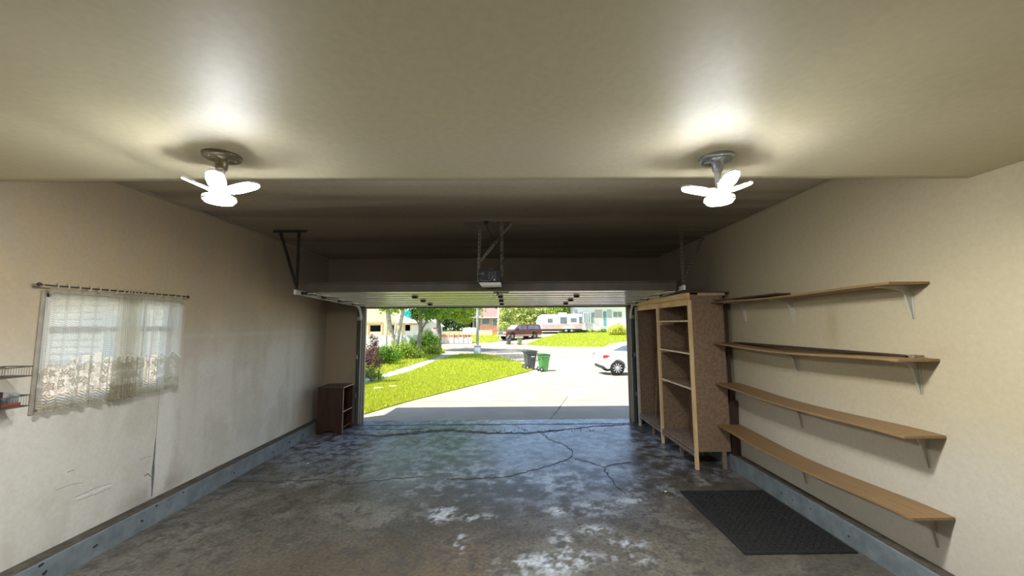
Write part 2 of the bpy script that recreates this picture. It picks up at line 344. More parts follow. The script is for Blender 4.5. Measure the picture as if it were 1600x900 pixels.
# cracks in the slab, as thin dark irregular ribbons seated in the surface
def ribbon(name, pts, w, mt, parent, zf, seed=1, jit=.02, sub=.04, h=.003):
    q = random.Random(seed); P = []
    for (x0, y0), (x1, y1) in zip(pts[:-1], pts[1:]):
        n = max(1, int(math.hypot(x1-x0, y1-y0)/sub))
        for i in range(n): t = i/n; P.append((x0+(x1-x0)*t+q.uniform(-jit, jit), y0+(y1-y0)*t+q.uniform(-jit, jit)))
    P.append(pts[-1]); L_ = []; n = len(P)
    for i, (x, y) in enumerate(P):
        a = P[max(0, i-1)]; b = P[min(n-1, i+1)]; dx, dy = b[0]-a[0], b[1]-a[1]; l = math.hypot(dx, dy) or 1
        ww = w*(.35+.9*q.random())*(.4 if i in (0, n-1) else 1)/2; L_.append(((x-dy/l*ww, y+dx/l*ww), (x+dy/l*ww, y-dx/l*ww)))
    V = []; Fc = []
    for a, b in L_: V += [(a[0], a[1], zf(*a)+h), (b[0], b[1], zf(*b)+h), (a[0], a[1], zf(*a)-.004), (b[0], b[1], zf(*b)-.004)]
    for i in range(n-1):
        k = i*4; Fc += [(k, k+1, k+5, k+4), (k, k+4, k+6, k+2), (k+1, k+3, k+7, k+5), (k+2, k+6, k+7, k+3)]
    return MB().add(V, Fc).build(name, mt, parent)
M['crack'] = mat('crack_shadow', (.06,.052,.045), (.12,.105,.09), 30, .95)
def fpts(l): return [tuple(at(x, y, Z=0)[:2]) for x, y in l]
ZF = lambda x, y: 0.0
for i, (l, w) in enumerate((([(360,752),(420,752),(500,750),(540,757),(562,754),(615,748),(660,745)], .014),
    ([(700,748),(740,748),(790,745),(830,735),(880,721),(893,714),(896,706),(885,696),(860,687),(845,677)], .014),
    ([(897,717),(925,723),(943,730),(950,742),(962,757),(978,773)], .011), ([(943,730),(965,725),(985,722)], .011),
    ([(540,747),(536,760)], .008), ([(845,677),(838,672)], .01))):
    ribbon('crack', fpts(l), w*.6, M['crack'], floor, ZF, i+3)
for i, w in enumerate((.026, .013, .013)):
    ribbon('crack', [(x, y+(.0, .05, -.05)[i]) for x, y in fpts([(500,676),(545,677),(600,681),(640,677),(700,672),(760,676),(830,676),(880,671),(930,666),(975,663),(1000,664)])][(0, 2, 1)[i]:(11, 6, 8)[i]], w, M['crack'], floor, ZF, 40+i, jit=.03, sub=.05)
ribbon('crack', [(-2.7, 7.26), (2.2, 7.24)], .02, M['crack'], floor, ZF, 60, jit=.012)
ribbon('crack', [(-2.9, 7.02), (-1.5, 6.98)], .012, M['crack'], floor, ZF, 61, jit=.02)
mbp = MB()
for i in range(120):
    x = rnd.uniform(-1.8, .3) if i < 90 else rnd.uniform(-3, 2.2); p = (x, 6.83+rnd.gauss(0, .06)+.05*math.sin(x*3), .004); s = rnd.uniform(.004, .013)
    mbp.sphere(p, (s, s, s*.6), 5, 3)
tag(mbp.build('concrete_crumbs', mat('crumb_concrete', (.2,.18,.16), (.35,.33,.3), 60, .9)), 'loose concrete crumbs along the wide crack at the doorway', 'rubble', kind='stuff')
for px, py, lb in ((1040,768,'small white chip on the floor left of the black mat'), (481,724,'small white paper scrap on the floor near the left curb')):
    p = at(px, py, Z=.004); o = MB().box(-.014, .014, -.008, .008, 0, .006).build('paint_flake', M['white'], None, bevel=.002); o.location = (p.x, p.y, .0015); o.rotation_euler = (0, 0, .5); tag(o, lb, 'debris')

# left wall: dark open joint, scuffs, dried compound
mb = MB(); js = [at(x, y, X=XL) for x, y in ((243,684),(242,700),(240,722),(239,738),(237,776))]; ws = [.004, .012, .018, .03, .008]
V = []; Fc = []
for p, w in zip(js, ws): V += [(XL+.0015, p.y-w/2, p.z), (XL+.0015, p.y+w/2, p.z), (XL-.002, p.y-w/2, p.z), (XL-.002, p.y+w/2, p.z)]
for i in range(4): k = i*4; Fc += [(k,k+1,k+5,k+4),(k,k+4,k+6,k+2),(k+1,k+3,k+7,k+5),(k+2,k+6,k+7,k+3)]
mb.add(V, Fc).build('open_joint', mat('torn_joint', (.10,.11,.12), (.17,.18,.19), 30, .9), wl)
def scuff(pts, w, mt, nm='scuff'):
    P = [at(x, y, X=XL) for x, y in pts]; V = []; Fc = []
    for p in P: V += [(XL+.0015, p.y, p.z-w/2), (XL+.0015, p.y, p.z+w/2), (XL-.002, p.y, p.z-w/2), (XL-.002, p.y, p.z+w/2)]
    for i in range(len(P)-1): k = i*4; Fc += [(k,k+1,k+5,k+4),(k,k+4,k+6,k+2),(k+1,k+3,k+7,k+5),(k+2,k+6,k+7,k+3)]
    MB().add(V, Fc).build(nm, mt, wl)
M['scuff'] = mat('scuff_mark', (.25,.22,.18), None, 20, .8)
scuff([(119,779),(138,772),(148,766)], .012, M['drywhite']); scuff([(145,771),(160,762),(175,757)], .014, M['drywhite'])
scuff([(119,783),(140,775),(150,772),(173,762)], .003, M['scuff']); scuff([(117,777),(135,769),(155,760),(174,756)], .003, M['scuff'])
scuff([(87,766),(110,757),(130,754)], .003, M['scuff']); scuff([(218,719),(228,714),(237,713)], .003, M['scuff'])
scuff([(347,660),(365,654)], .005, M['drywhite']); scuff([(225,744),(231,740),(236,745)], .012, M['scuff']); scuff([(105,738),(116,734)], .005, M['scuff'])
scuff([(333,733),(340,728),(352,724)], .003, M['scuff'])
for Yj, z0, z1, nm in ((3.86, 2.14, 3.06, 'board_joint'), (3.88, .55, 1.20, 'board_joint')):
    MB().box(XL-.001, XL+.0012, Yj, Yj+.004, z0, z1).build(nm, mat('joint_line', (.45,.39,.30), None, 8, .8), wl)

# ---------------------------------------------------------------- door opening trim
jl = struct('trim_3', MB().box(OL-.02, OL-.11, DW-.03, DW+.16, 0, OZ+.09), M['jamb'], bevel=.005)
jr = struct('trim_4', MB().box(OR+.02, OR+.11, DW-.03, DW+.16, 0, OZ+.09), M['jamb'], bevel=.005)
struct('trim_5', MB().box(OL-.02, OR+.02, DW-.005, DW+.16, OZ-.01, OZ+.07), M['jamb'], bevel=.005)
struct('trim_6', MB().box(OL-.02, OL+.012, DW+.05, DW+.09, 0, OZ), M['jamb'], bevel=.003)
struct('trim_7', MB().box(OR-.012, OR+.02, DW+.05, DW+.09, 0, OZ), M['jamb'], bevel=.003)
struct('trim_8', MB().box(OR+.11, OR+.20, DW-.03, DW-.001, 0, OZ+.09), M['jamb'], bevel=.004)

# ---------------------------------------------------------------- overhead door, open under the ceiling
DXL, DXR, DY0, DY1 = -2.63, 2.18, 5.05, 7.19
DZ0 = at(800, 455, Y=DY0).z; DZ1 = at(800, 479, Y=DY1).z
def dz(y): return DZ0+(DZ1-DZ0)*(y-DY0)/(DY1-DY0)
M['doorskin'] = mat('cream_door_steel', (.90,.88,.76), (.76,.73,.60), 3, .17, stretch=(.25,9,1), bump=.02, spec=.9)
dr = bpy.data.objects.new('door_1', None); COL.objects.link(dr); dr['kind'] = 'structure'; dr['label'] = 'cream sectional overhead garage door standing open'
N = 4; sec = (DY1-DY0)/N
for i in range(N):
    y0 = DY0+i*sec+.003; y1 = DY0+(i+1)*sec-.003; mb = MB()
    prof = [(y0, dz(y0)+.0), (y0+.03, dz(y0)+.0), (y0+.04, dz(y0)+.007), (y0+sec*.48, dz(y0+sec*.48)+.007), (y0+sec*.5, dz(y0+sec*.5)), (y0+sec*.53, dz(y0+sec*.5)+.007), (y1-.04, dz(y1)+.007), (y1-.03, dz(y1)), (y1, dz(y1)), (y1, dz(y1)+.045), (y0, dz(y0)+.045)]
    s_ = mb.prism(prof, DXL, DXR, 'X').build('door_section', M['doorskin'], dr)
    for xx in (DXL, DXR-.09):
        MB().box(xx, xx+.09, y0+.004, y1-.004, dz((y0+y1)/2)-.006, dz((y0+y1)/2)+.001).build('end_stile', M['doorskin'], s_)
MB().prism([(DY0-.004, DZ0+.0), (DY0+.05, DZ0+.0), (DY0+.05, DZ0+.03), (DY0+.03, DZ0+.10), (DY0+.05, DZ0+.112), (DY0+.05, DZ0+.125), (DY0-.004, DZ0+.125), (DY0-.03, DZ0+.122), (DY0-.03, DZ0+.110), (DY0-.004, DZ0+.105)], DXL-.02, DXR+.02, 'X').build('stiffener_rail', mat('rail_brown', (.10,.08,.055), (.07,.06,.04), 6, .5), dr, label='dark stiffening rail along the back edge')
MB().box(DXL, DXR, DY1, DY1+.03, DZ1-.02, DZ1+.05).build('bottom_seal', M['dark_steel'], dr)
def hinge(x, y):
    z = dz(y); h = MB()
    h.box(x-.035, x+.035, y-.055, y-.012, z-.008, z-.001); h.box(x-.035, x+.035, y+.012, y+.055, z-.008, z-.001)
    h.tube([(x-.036, y, z-.016), (x+.036, y, z-.016)], .010, 8); h.box(x-.035, x-.022, y-.04, y+.04, z-.022, z-.006); h.box(x+.022, x+.035, y-.04, y+.04, z-.022, z-.006)
    h.build('hinge', M['dark_steel'], dr)
for k in (1, 2, 3):
    for xx in (-1.35, -.12, .98): hinge(xx, DY0+k*sec)
mb = MB(); mb.box(-.2, .0, DY0+.10, DY0+.13, DZ0-.012, DZ0-.001); mb.tube([(-.14, DY0+.05, DZ0-.02), (-.16, DY0+.3, DZ0-.03)], .012, 8); mb.build('operator_bracket', M['dark_steel'], dr)
MB().box(1.00, 1.014, DY0+sec*2.1, DY0+sec*2.9, DZ0-.05, DZ0-.04).build('lift_handle', M['white_steel'], dr)

def track(x, sx, zadd):
    t = thing('door_track', (0, 0, 0), 'white steel door track along the %s side of the open garage door' % ('left' if sx < 0 else 'right'), 'door track')
    z0 = dz(DY0)+.0+zadd; z1 = dz(7.0)+.03
    path = [(x, 4.98, z0)]+[(x, 4.98+(6.93-4.98)*k/4, z0+(z1-z0)*k/4) for k in range(1, 5)]
    for k in range(1, 8): a = math.pi/2*k/7; path.append((x, 6.93+.28*math.sin(a), z1-.28*(1-math.cos(a))))
    # C profile: web on the outside, two lips turned in
    prof = [(0, -.028), (0, .028), (-.022*0+.024, .028), (.024, .022), (.004, .022), (.004, -.022), (.024, -.022), (.024, -.028)]
    V = []; n = len(prof)
    for i, p in enumerate(path):
        a = Vector(path[max(0, i-1)]); b = Vector(path[min(len(path)-1, i+1)]); d = (b-a).normalized(); nrm = Vector((0, -d.z, d.y))
        for u, v in prof: V.append(Vector(p)+Vector((-sx*u, 0, 0))+nrm*v)
    Fc = [(i*n+j, i*n+(j+1)%n, (i+1)*n+(j+1)%n, (i+1)*n+j) for i in range(len(path)-1) for j in range(n)]+[tuple(range(n-1, -1, -1)), tuple(range((len(path)-1)*n, len(path)*n))]
    MB().add(V, Fc).build('rail', M['white_steel'], t)
    MB().box(x-.02, x+.02, 7.19, 7.235, .02, z1-.26).build('upright_rail', M['jamb'], t); MB().tube([(x-sx*.024, 7.18, .05), (x-sx*.024, 7.18, z1-.25)], .004, 6).build('lift_cable', M['white_steel'], t)
    for yb in (5.15, 5.7, 6.25, 6.8):
        mb = MB(); zz = z0+(z1-z0)*(yb-4.98)/1.95
        mb.lathe((x-sx*.012, yb, zz), [(.004, -.03), (.032, -.03), (.032, .0), (.004, .0)], 14, 'X'); mb.bar((x, yb, zz), (x-sx*.16, yb, zz), .011, .011)
        mb.box(x-sx*.06, x-sx*.17, yb-.07, yb+.07, zz-.022, zz-.006); mb.box(x-sx*.06, x-sx*.07, yb-.05, yb+.05, zz-.012, zz+.03); mb.build('roller', M['dark_steel'], t)
    for zb in (.5, 1.2, 1.9): MB().box(x, x+sx*.05, 7.19, 7.26, zb, zb+.07).build('wall_clip', M['galv'], t)
    MB().box(x-.014, x+.014, 4.97, 5.03, z0-.03, z0+.03).build('end_plate', M['white_steel'], t)
    return t, z0
tl, zl = track(-2.745, -1, .0); tr, zr = track(2.275, 1, .03)
def perf(a, b, w, nm, mt, parent, seed=0):
    """perforated angle iron"""
    a = Vector(a); b = Vector(b); mb = MB(); mb.bar(a, b, w, .003, (0, 1, 0)); d = (b-a).normalized(); up = Vector((0, 1, 0)); x = d.cross(up).normalized()
    mb.bar(a+x*w/2, b+x*w/2, .003, w, (0, 1, 0)); o = mb.build(nm, mt, parent)
    n = int((b-a).length/.05); h = MB()
    for i in range(n):
        p = a+d*(.03+i*.05); h.bar(p-d*.010-up*.0035, p+d*.010-up*.0035, .010, .004, (0, 1, 0))
    h.build('slot_row', M['black'], o)['kind'] = 'stuff'; return o
def hanger(pts, label, mt):
    t = thing('track_hanger', (0, 0, 0), label, 'hanger'); c0, c1, v0, v1, d0, d1 = pts
    mb = MB(); mb.bar(c0, c1, .035, .004); mb.box(min(c0[0], c1[0]), max(c0[0], c1[0]), c0[1]-.02, c0[1]-.016, ZC-.035, ZC-.001); mb.build('ceiling_angle', mt, t)
    perf(v0, v1, .032, 'upright', mt, t); perf(d0, d1, .032, 'brace', mt, t)
hanger(((-3.12, 5.09, ZC-.004), (-2.68, 5.09, ZC-.004), (-2.79, 5.08, ZC-.01), (-2.79, 5.08, zl), (-3.05, 5.10, ZC-.01), (-2.81, 5.10, zl+.10)), 'dark perforated angle iron hanger holding the left door track', M['dark_steel'])
M['olive_steel'] = mat('dull_galvanised', (.20,.18,.13), (.15,.135,.10), 20, .5, metal=.4)
hanger(((2.30, 5.09, ZC-.004), (2.72, 5.09, ZC-.004), (2.31, 5.08, ZC-.01), (2.31, 5.08, zr), (2.66, 5.10, ZC-.01), (2.33, 5.10, zr+.10)), 'dull grey angle iron hanger holding the right door track', M['olive_steel'])

# opener
OY = 4.66; a = at(748, 421, Y=OY); b = at(783, 445, Y=OY)
op = thing('garage_door_opener', ((a.x+b.x)/2, OY, b.z), 'black garage door opener with a milky lens hung from the ceiling', 'door opener')
w = (b.x-a.x)/2; h = a.z-b.z
MB().box(-w, w, 0, .38, .03, h).build('motor_housing', M['black'], op, bevel=.008)
MB().prism([(-w, .03), (w, .03), (w, .002), (-w+.02, .0)], .0, .34, 'Y').build('light_lens', M['lens'], op, bevel=.003)
MB().lathe((0, .15, h), [(.07, 0), (.07, .008), (.045, .012), (.045, .022), (.0, .022)], 20).build('top_cover', M['galv'], op)
fp = MB().box(-w+.012, w-.012, -.003, .001, .045, h-.012).build('face_plate', mat('face_plate', (.02,.02,.022), None, 20, .4), op)
M['print'] = mat('grey_print', (.35,.35,.35), None, 5, .5)
mb = MB(); mb.lathe((-w*.62, -.005, h*.72), [(.016, -.001), (.016, .002), (.011, .002), (.011, -.001)], 18, 'Y'); mb.box(-w*.95, -w*.5, -.0045, -.003, h*.71, h*.735); mb.build('logo_ring', M['print'], fp)
mb = MB()
for k in range(5):
    for j in range(3): mb.box(-.02+j*.036, .003+j*.036-(k % 2)*.006, -.0045, -.003, h*.80-k*.018, h*.80-k*.018+.005)
mb.build('printed_lines', M['print'], fp)
MB().box(.045, .065, -.006, -.003, h*.28, h*.36).build('button', M['white'], fp)
MB().tube([(-w*.9, -.006, h*.33), (-.05, -.006, h*.25), (0, -.006, h*.28), (.03, -.006, h*.42), (.045, -.006, h*.6)], .0025, 6).build('antenna_wire', M['print'], op)
mb = MB(); mb.box(-.025, .025, .34, 7.26-OY, h*.62, h*.62+.004); mb.box(-.003, .003, .34, 7.26-OY, h*.62-.03, h*.62); mb.build('rail', M['galv'], op)
MB().box(-.05, .05, 7.23-OY, 7.29-OY, h*.5, h*.8).build('header_bracket', M['dark_steel'], op)
MB().tube([(.02, .55, h*.6), (.02, .55, h*.1), (.022, .55, -.12)], .003, 5).build('release_cord', M['dark_steel'], op)
cx, cz = op.location.x, op.location.z
def L(px, py, dy=0): p = at(px, py, Y=4.71+dy); return (p.x-cx, p.y-OY, p.z-cz)
zc_ = ZC-.003-cz
MB().box(L(724, 347)[0], L(800, 347)[0], .03, .07, zc_-.006, zc_).build('ceiling_angle', M['olive_steel'], op)
perf((L(750, 350)[0], .05, zc_), (-w-.008, .05, .04), .034, 'hanger_iron', M['olive_steel'], op); perf((L(784, 350)[0], .05, zc_), (w+.008, .05, .10), .034, 'hanger_iron', M['olive_steel'], op)
perf(L(751, 408, -.02), L(780, 372, -.02), .034, 'cross_brace', M['olive_steel'], op); MB().bar(L(785, 366), L(799, 350), .02, .004, (0, 1, 0)).build('corner_brace', M['olive_steel'], op)
MB().tube([L(760,348,-.05), L(762,357,-.05), L(769,369,-.07), L(778,371,-.07), L(786,372,-.06), L(784,376,-.05), L(775,373,-.05), L(774,383,-.05), L(779,391,-.05), L(784,396,-.04), L(788,402,-.05), L(787,408,-.05), L(781,415,-.05), (w*.75, .06, h)], .006, 7).build('power_cord', M['black'], op)
MB().box(L(757, 348)[0], L(763, 348)[0], -.02, .03, zc_-.03, zc_).build('plug', M['black'], op)

# ---------------------------------------------------------------- folding LED ceiling lamps
M['led'] = emit('led_diffuser', (.93, .97, 1.0), LAMP)
M['ledglow'] = emit('led_rim', (.93, .97, 1.0), LAMP*.10)
def lamp(c, blades, label, tone):
    t = thing('led_ceiling_lamp', c, label, 'ceiling lamp')
    MB().lathe((0, 0, 0), [(.0, .0), (.088, .0), (.090, -.006), (.086, -.014), (.072, -.018), (.03, -.020), (.028, -.05), (.026, -.075), (.0, -.075)], 32).build('ceiling_canopy', tone, t)
    for a in (.6, 2.5, 4.2): MB().sphere((.06*math.cos(a), .06*math.sin(a), -.018), (.006, .006, .004), 8, 5).build('screw', M['galv'], t)
    MB().lathe((0, 0, 0), [(.0, -.07), (.019, -.07), (.017, -.10), (.017, -.165), (.03, -.185), (.045, -.20), (.045, -.212), (0, -.212)], 20).build('stem', M['white_steel'], t)
    MB().lathe((0, 0, 0), [(0, -.212), (.072, -.222), (.076, -.236), (.071, -.242), (0, -.242)], 28).build('disc_housing', M['white'], t)
    MB().lathe((0, 0, 0), [(0, -.2425), (.066, -.2425), (.062, -.250), (.03, -.254), (0, -.255)], 28).build('disc_diffuser', M['led'], t)
    for az, el, ln in blades:
        pl = [(.035, .0)]+[(.05, .028), (.08, .038), (ln*.6, .041), (ln-.03, .036), (ln-.01, .024), (ln, .0)]
        outline = pl+[(x, -y) for x, y in reversed(pl[1:-1])]
        h_ = MB().prism(outline, -.0003, .010, 'Z'); f_ = MB().prism([(.04+(x-.04)*.955+.002, y*.94) for x, y in outline], -.0050, -.0002, 'Z', inset=None)
        Rm = Matrix.Rotation(az, 4, 'Z') @ Matrix.Rotation(-el, 4, 'Y')
        for q in (h_, f_): q.v = [tuple((Rm @ Vector(v))+Vector((0, 0, -.205))) for v in q.v]
        hh = h_.build('lamp_blade', M['white'], t); f_.build('blade_diffuser', M['led'], hh)
    return t
D_ = math.pi/180
lamp((-1.50, 1.97, ZN), ((180*D_, 24*D_, .215), (-62*D_, 19*D_, .19), (-4*D_, 12*D_, .215)), 'three-bladed folding LED lamp on the left, its middle blade leaning left', mat('bronze_canopy', (.25,.21,.14), (.2,.17,.11), 10, .3, metal=.6))
lamp((1.13, 2.01, ZN), ((176*D_, 12*D_, .20), (-94*D_, 19*D_, .19), (4*D_, 20*D_, .20), (200*D_, 2*D_, .12)), 'four-bladed folding LED lamp on the right side of the ceiling', mat('steel_canopy', (.42,.45,.46), (.35,.38,.4), 10, .3, metal=.6))

# ---------------------------------------------------------------- window with lace curtain
wy0, wy1, wz0, wz1 = WH
wn = bpy.data.objects.new('window_1', None); COL.objects.link(wn); wn['kind'] = 'structure'
def wpart(nm, b, mt=M['white'], bevel=.003): return MB().box(*b).build(nm, mt, wn, bevel=bevel)
xo, xi = XL-.11, XL-.05
wpart('jamb', (XL-.14, XL+.012, wy0-.0, wy0+.035, wz0, wz1)); wpart('jamb', (XL-.14, XL+.012, wy1-.035, wy1, wz0, wz1))
wpart('head', (XL-.14, XL+.012, wy0, wy1, wz1-.03, wz1)); wpart('sill', (XL-.16, XL+.02, wy0, wy1, wz0, wz0+.03))
zr_ = 1.79
wpart('meeting_rail', (xo, XL-.02, wy0+.03, wy1-.03, zr_-.022, zr_+.022), mat('grey_rail', (.45,.44,.41), (.6,.6,.58), 12, .5))
wpart('sash_stile', (xo, xi, wy0+.035, wy0+.075, wz0+.03, wz1-.03)); wpart('sash_stile', (xo, xi, wy1-.10, wy1-.035, wz0+.03, wz1-.03))
wpart('mullion', (xo+.01, xi-.01, 3.72, 3.745, wz0+.03, wz1-.03))
wpart('pane', (xo+.025, xo+.029, wy0+.07, wy1-.09, wz0+.03, zr_-.02), M['glass'], 0); wpart('pane', (xo+.035, xo+.039, wy0+.07, wy1-.09, zr_+.02, wz1-.03), M['glass'], 0)
struct('trim_9', MB().box(XL-.001, XL+.012, wy0-.03, wy0, wz0-.03, wz1+.02), mat('casing', (.40,.36,.29), (.30,.27,.21), 9, .7), bevel=.003)
# rod and brackets
rd = thing('curtain_rod', (XL, 3.47, 2.11), 'thin dark curtain rod above the window', 'curtain rod')
MB().tube([(.075, 2.77-3.47, .004), (.075, 4.04-3.47, .010)], .006, 10).build('rod', M['dark_steel'], rd)
for yy in (2.79, 4.02): MB().bar((0, yy-3.47, .006), (.08, yy-3.47, .006), .012, .018).build('rod_bracket', M['galv'], rd)
for yy in (2.765, 4.045): MB().sphere((.075, yy-3.47, .007), .014, 10, 7).build('finial', M['dark_steel'], rd)
# lace panel
def lacemat():
    mt, n, b = newmat('lace'); Lk = n.links.new; out = [x for x in n.nodes if x.type == 'OUTPUT_MATERIAL'][0]
    def nd(t, **k):
        x = n.nodes.new(t)
        for kk, v in k.items(): setattr(x, kk, v)
        return x
    def ma(op, a, b_=None, c=None):
        x = nd('ShaderNodeMath', operation=op)
        for i, v in enumerate((a, b_, c)):
            if v is None: continue
            if isinstance(v, (int, float)): x.inputs[i].default_value = v
            else: Lk(v, x.inputs[i])
        return x.outputs[0]
    uv = nd('ShaderNodeUVMap'); uv.uv_map = 'UVMap'; sp = nd('ShaderNodeSeparateXYZ'); Lk(uv.outputs[0], sp.inputs[0]); u, v = sp.outputs[0], sp.outputs[1]   # metres along cloth, metres above hem
    def lines(c, per, duty): return ma('LESS_THAN', ma('FRACT', ma('DIVIDE', c, per)), duty)
    grid = ma('MAXIMUM', lines(u, .016, .30), lines(v, .016, .34))
    blocks = ma('LESS_THAN', ma('FRACT', ma('DIVIDE', u, .15)), .42)
    grid2 = ma('MAXIMUM', ma('MULTIPLY', grid, .72), ma('MULTIPLY', blocks, .30))
    body = ma('MAXIMUM', grid2, .12)
    # flowers: rings and petals on a voronoi layout
    def flowers(per, zc_, seed):
        cm = nd('ShaderNodeCombineXYZ'); Lk(ma('DIVIDE', u, per), cm.inputs[0]); Lk(ma('DIVIDE', v, per), cm.inputs[1]); cm.inputs[2].default_value = seed
        vo = nd('ShaderNodeTexVoronoi', feature='F1'); vo.inputs['Randomness'].default_value = .55; vo.inputs['Scale'].default_value = 1; Lk(cm.outputs[0], vo.inputs['Vector'])
        d = vo.outputs['Distance']; sb = nd('ShaderNodeVectorMath', operation='SUBTRACT'); Lk(cm.outputs[0], sb.inputs[0]); Lk(vo.outputs['Position'], sb.inputs[1])
        s2 = nd('ShaderNodeSeparateXYZ'); Lk(sb.outputs[0], s2.inputs[0]); ang = ma('ARCTAN2', s2.outputs[1], s2.outputs[0])
        pet = ma('ADD', d, ma('MULTIPLY', ma('COSINE', ma('MULTIPLY', ang, 5)), .07))
        ring = ma('LESS_THAN', ma('ABSOLUTE', ma('SUBTRACT', pet, .36)), .075); core = ma('LESS_THAN', ma('ABSOLUTE', ma('SUBTRACT', pet, .14)), .06)
        return ma('MAXIMUM', ring, core)
    fl = ma('MAXIMUM', flowers(.085, 0, 0), ma('MULTIPLY', flowers(.04, 0, 3.3), .8))
    fine = ma('MAXIMUM', lines(u, .011, .3), lines(v, .011, .3))
    # chevron scallops near the hem
    tri = ma('MULTIPLY', ma('ABSOLUTE', ma('SUBTRACT', ma('FRACT', ma('DIVIDE', u, .19)), .5)), .10)
    wav = ma('GREATER_THAN', ma('SINE', ma('MULTIPLY', ma('SUBTRACT', v, tri), 300)), .05)
    low = ma('LESS_THAN', v, .115); mid = ma('LESS_THAN', ma('ADD', v, tri), .36); tiny = ma('LESS_THAN', ma('ABSOLUTE', ma('SUBTRACT', v, .155)), .042)
    band = ma('MAXIMUM', ma('MAXIMUM', fl, ma('MULTIPLY', fine, .42)), .26)
    edge = ma('LESS_THAN', ma('ABSOLUTE', ma('SUBTRACT', ma('ADD', v, tri), .36)), .007)
    al = ma('ADD', ma('MULTIPLY', mid, band), ma('MULTIPLY', ma('SUBTRACT', 1, mid), body)); al = ma('MAXIMUM', al, edge)
    lowal = ma('ADD', ma('MULTIPLY', wav, .45), .48); al = ma('ADD', ma('MULTIPLY', low, lowal), ma('MULTIPLY', ma('SUBTRACT', 1, low), al))
    top = ma('GREATER_THAN', v, .86); al = ma('MAXIMUM', al, ma('MULTIPLY', top, .80)); al = ma('MINIMUM', al, .97)
    base = nd('ShaderNodeMixRGB'); base.inputs[1].default_value = (.90, .88, .79, 1); base.inputs[2].default_value = (.42, .35, .20, 1)
    mr = nd('ShaderNodeMapRange'); mr.inputs['From Min'].default_value = .78; mr.inputs['From Max'].default_value = .90; Lk(v, mr.inputs[0]); fac = ma('MULTIPLY', mr.outputs[0], .75); fac = ma('MAXIMUM', fac, ma('MULTIPLY', ma('MULTIPLY', low, wav), .95)); fac = ma('MAXIMUM', fac, ma('MULTIPLY', ma('MULTIPLY', mid, fl), .7)); Lk(fac, base.inputs[0])
    Lk(base.outputs[0], b.inputs['Base Color']); b.inputs['Roughness'].default_value = .85; b.inputs['Specular IOR Level'].default_value = .1
    tr = nd('ShaderNodeBsdfTranslucent'); Lk(base.outputs[0], tr.inputs[0]); m1 = nd('ShaderNodeMixShader'); m1.inputs[0].default_value = .55; Lk(b.outputs[0], m1.inputs[1]); Lk(tr.outputs[0], m1.inputs[2])
    tp = nd('ShaderNodeBsdfTransparent'); m2 = nd('ShaderNodeMixShader'); Lk(al, m2.inputs[0]); Lk(tp.outputs[0], m2.inputs[1]); Lk(m1.outputs[0], m2.inputs[2]); Lk(m2.outputs[0], out.inputs[0])
    return mt
nu, nv = 620, 50; yy0, yy1 = 2.83, 3.985
s_ = np.linspace(0, 1, nu); dens = 1+1.6*np.exp(-((s_-.52)/.14)**2)
# position runs slower where the cloth is bunched
pos = np.cumsum(1/dens); pos = (pos-pos[0])/(pos[-1]-pos[0]); yy = yy0+(yy1-yy0)*pos
ph = 2*np.pi*(s_*13+.6*np.sin(s_*9)+9*sm(.33, .68, s_)); amp = .009+.026*np.exp(-((s_-.52)/.22)**2)+.006*np.abs(np.sin(s_*7)); amp = np.minimum(amp, .036)
vv = np.linspace(0, 1, nv); UU, VV = np.meshgrid(np.arange(nu), vv, indexing='ij')
hem = 1.195+.012*np.abs(np.sin(s_*math.pi*13)); sagz = .008*np.sin(s_*math.pi*9)
ztop = 2.100+sagz*.6; Z = hem[:, None]+(ztop-hem)[:, None]*VV
grow = 1.0-.35*VV; Xc = XL+.078+amp[:, None]*np.sin(ph[:, None]+.5*(1-VV)*np.sin(s_*23)[:, None])*grow
Yc = np.repeat(yy[:, None], nv, 1)+.006*np.sin(ph*.5)[:, None]*(1-VV)
idx = np.arange(nu*nv).reshape(nu, nv); q = np.stack([idx[:-1, :-1], idx[1:, :-1], idx[1:, 1:], idx[:-1, 1:]], -1).reshape(-1, 4)
ct = big('lace_curtain', np.stack([Xc, Yc, Z], -1).reshape(-1, 3), q, lacemat(), None, smooth=True)
cloth = s_*2.1; uvl = ct.data.uv_layers.new(name='UVMap'); UVv = np.stack([np.repeat(cloth[:, None], nv, 1), Z-hem[:, None]], -1).reshape(-1, 2)
li = np.empty(len(ct.data.loops), np.int32); ct.data.loops.foreach_get('vertex_index', li); uvl.data.foreach_set('uv', UVv[li].astype(np.float32).ravel())
tag(ct, 'cream lace curtain with flower border hanging over the left window', 'curtain')
M['tab'] = mat('curtain_tab', (.66,.60,.44), (.55,.48,.32), 20, .9)
for k in range(19):
    f_ = k/18; y = float(np.interp(.03+.95*f_, s_, yy)); tilt = rnd.uniform(-.01, .01)+(.02 if .35 < f_ < .65 else 0)
    MB().tube([(XL+.078, y, 2.09), (XL+.088, y+tilt*.5, 2.118), (XL+.075, y+tilt, 2.134), (XL+.062, y+tilt*.5, 2.118), (XL+.076, y, 2.09)], .004, 6).build('curtain_tab', M['tab'], ct)

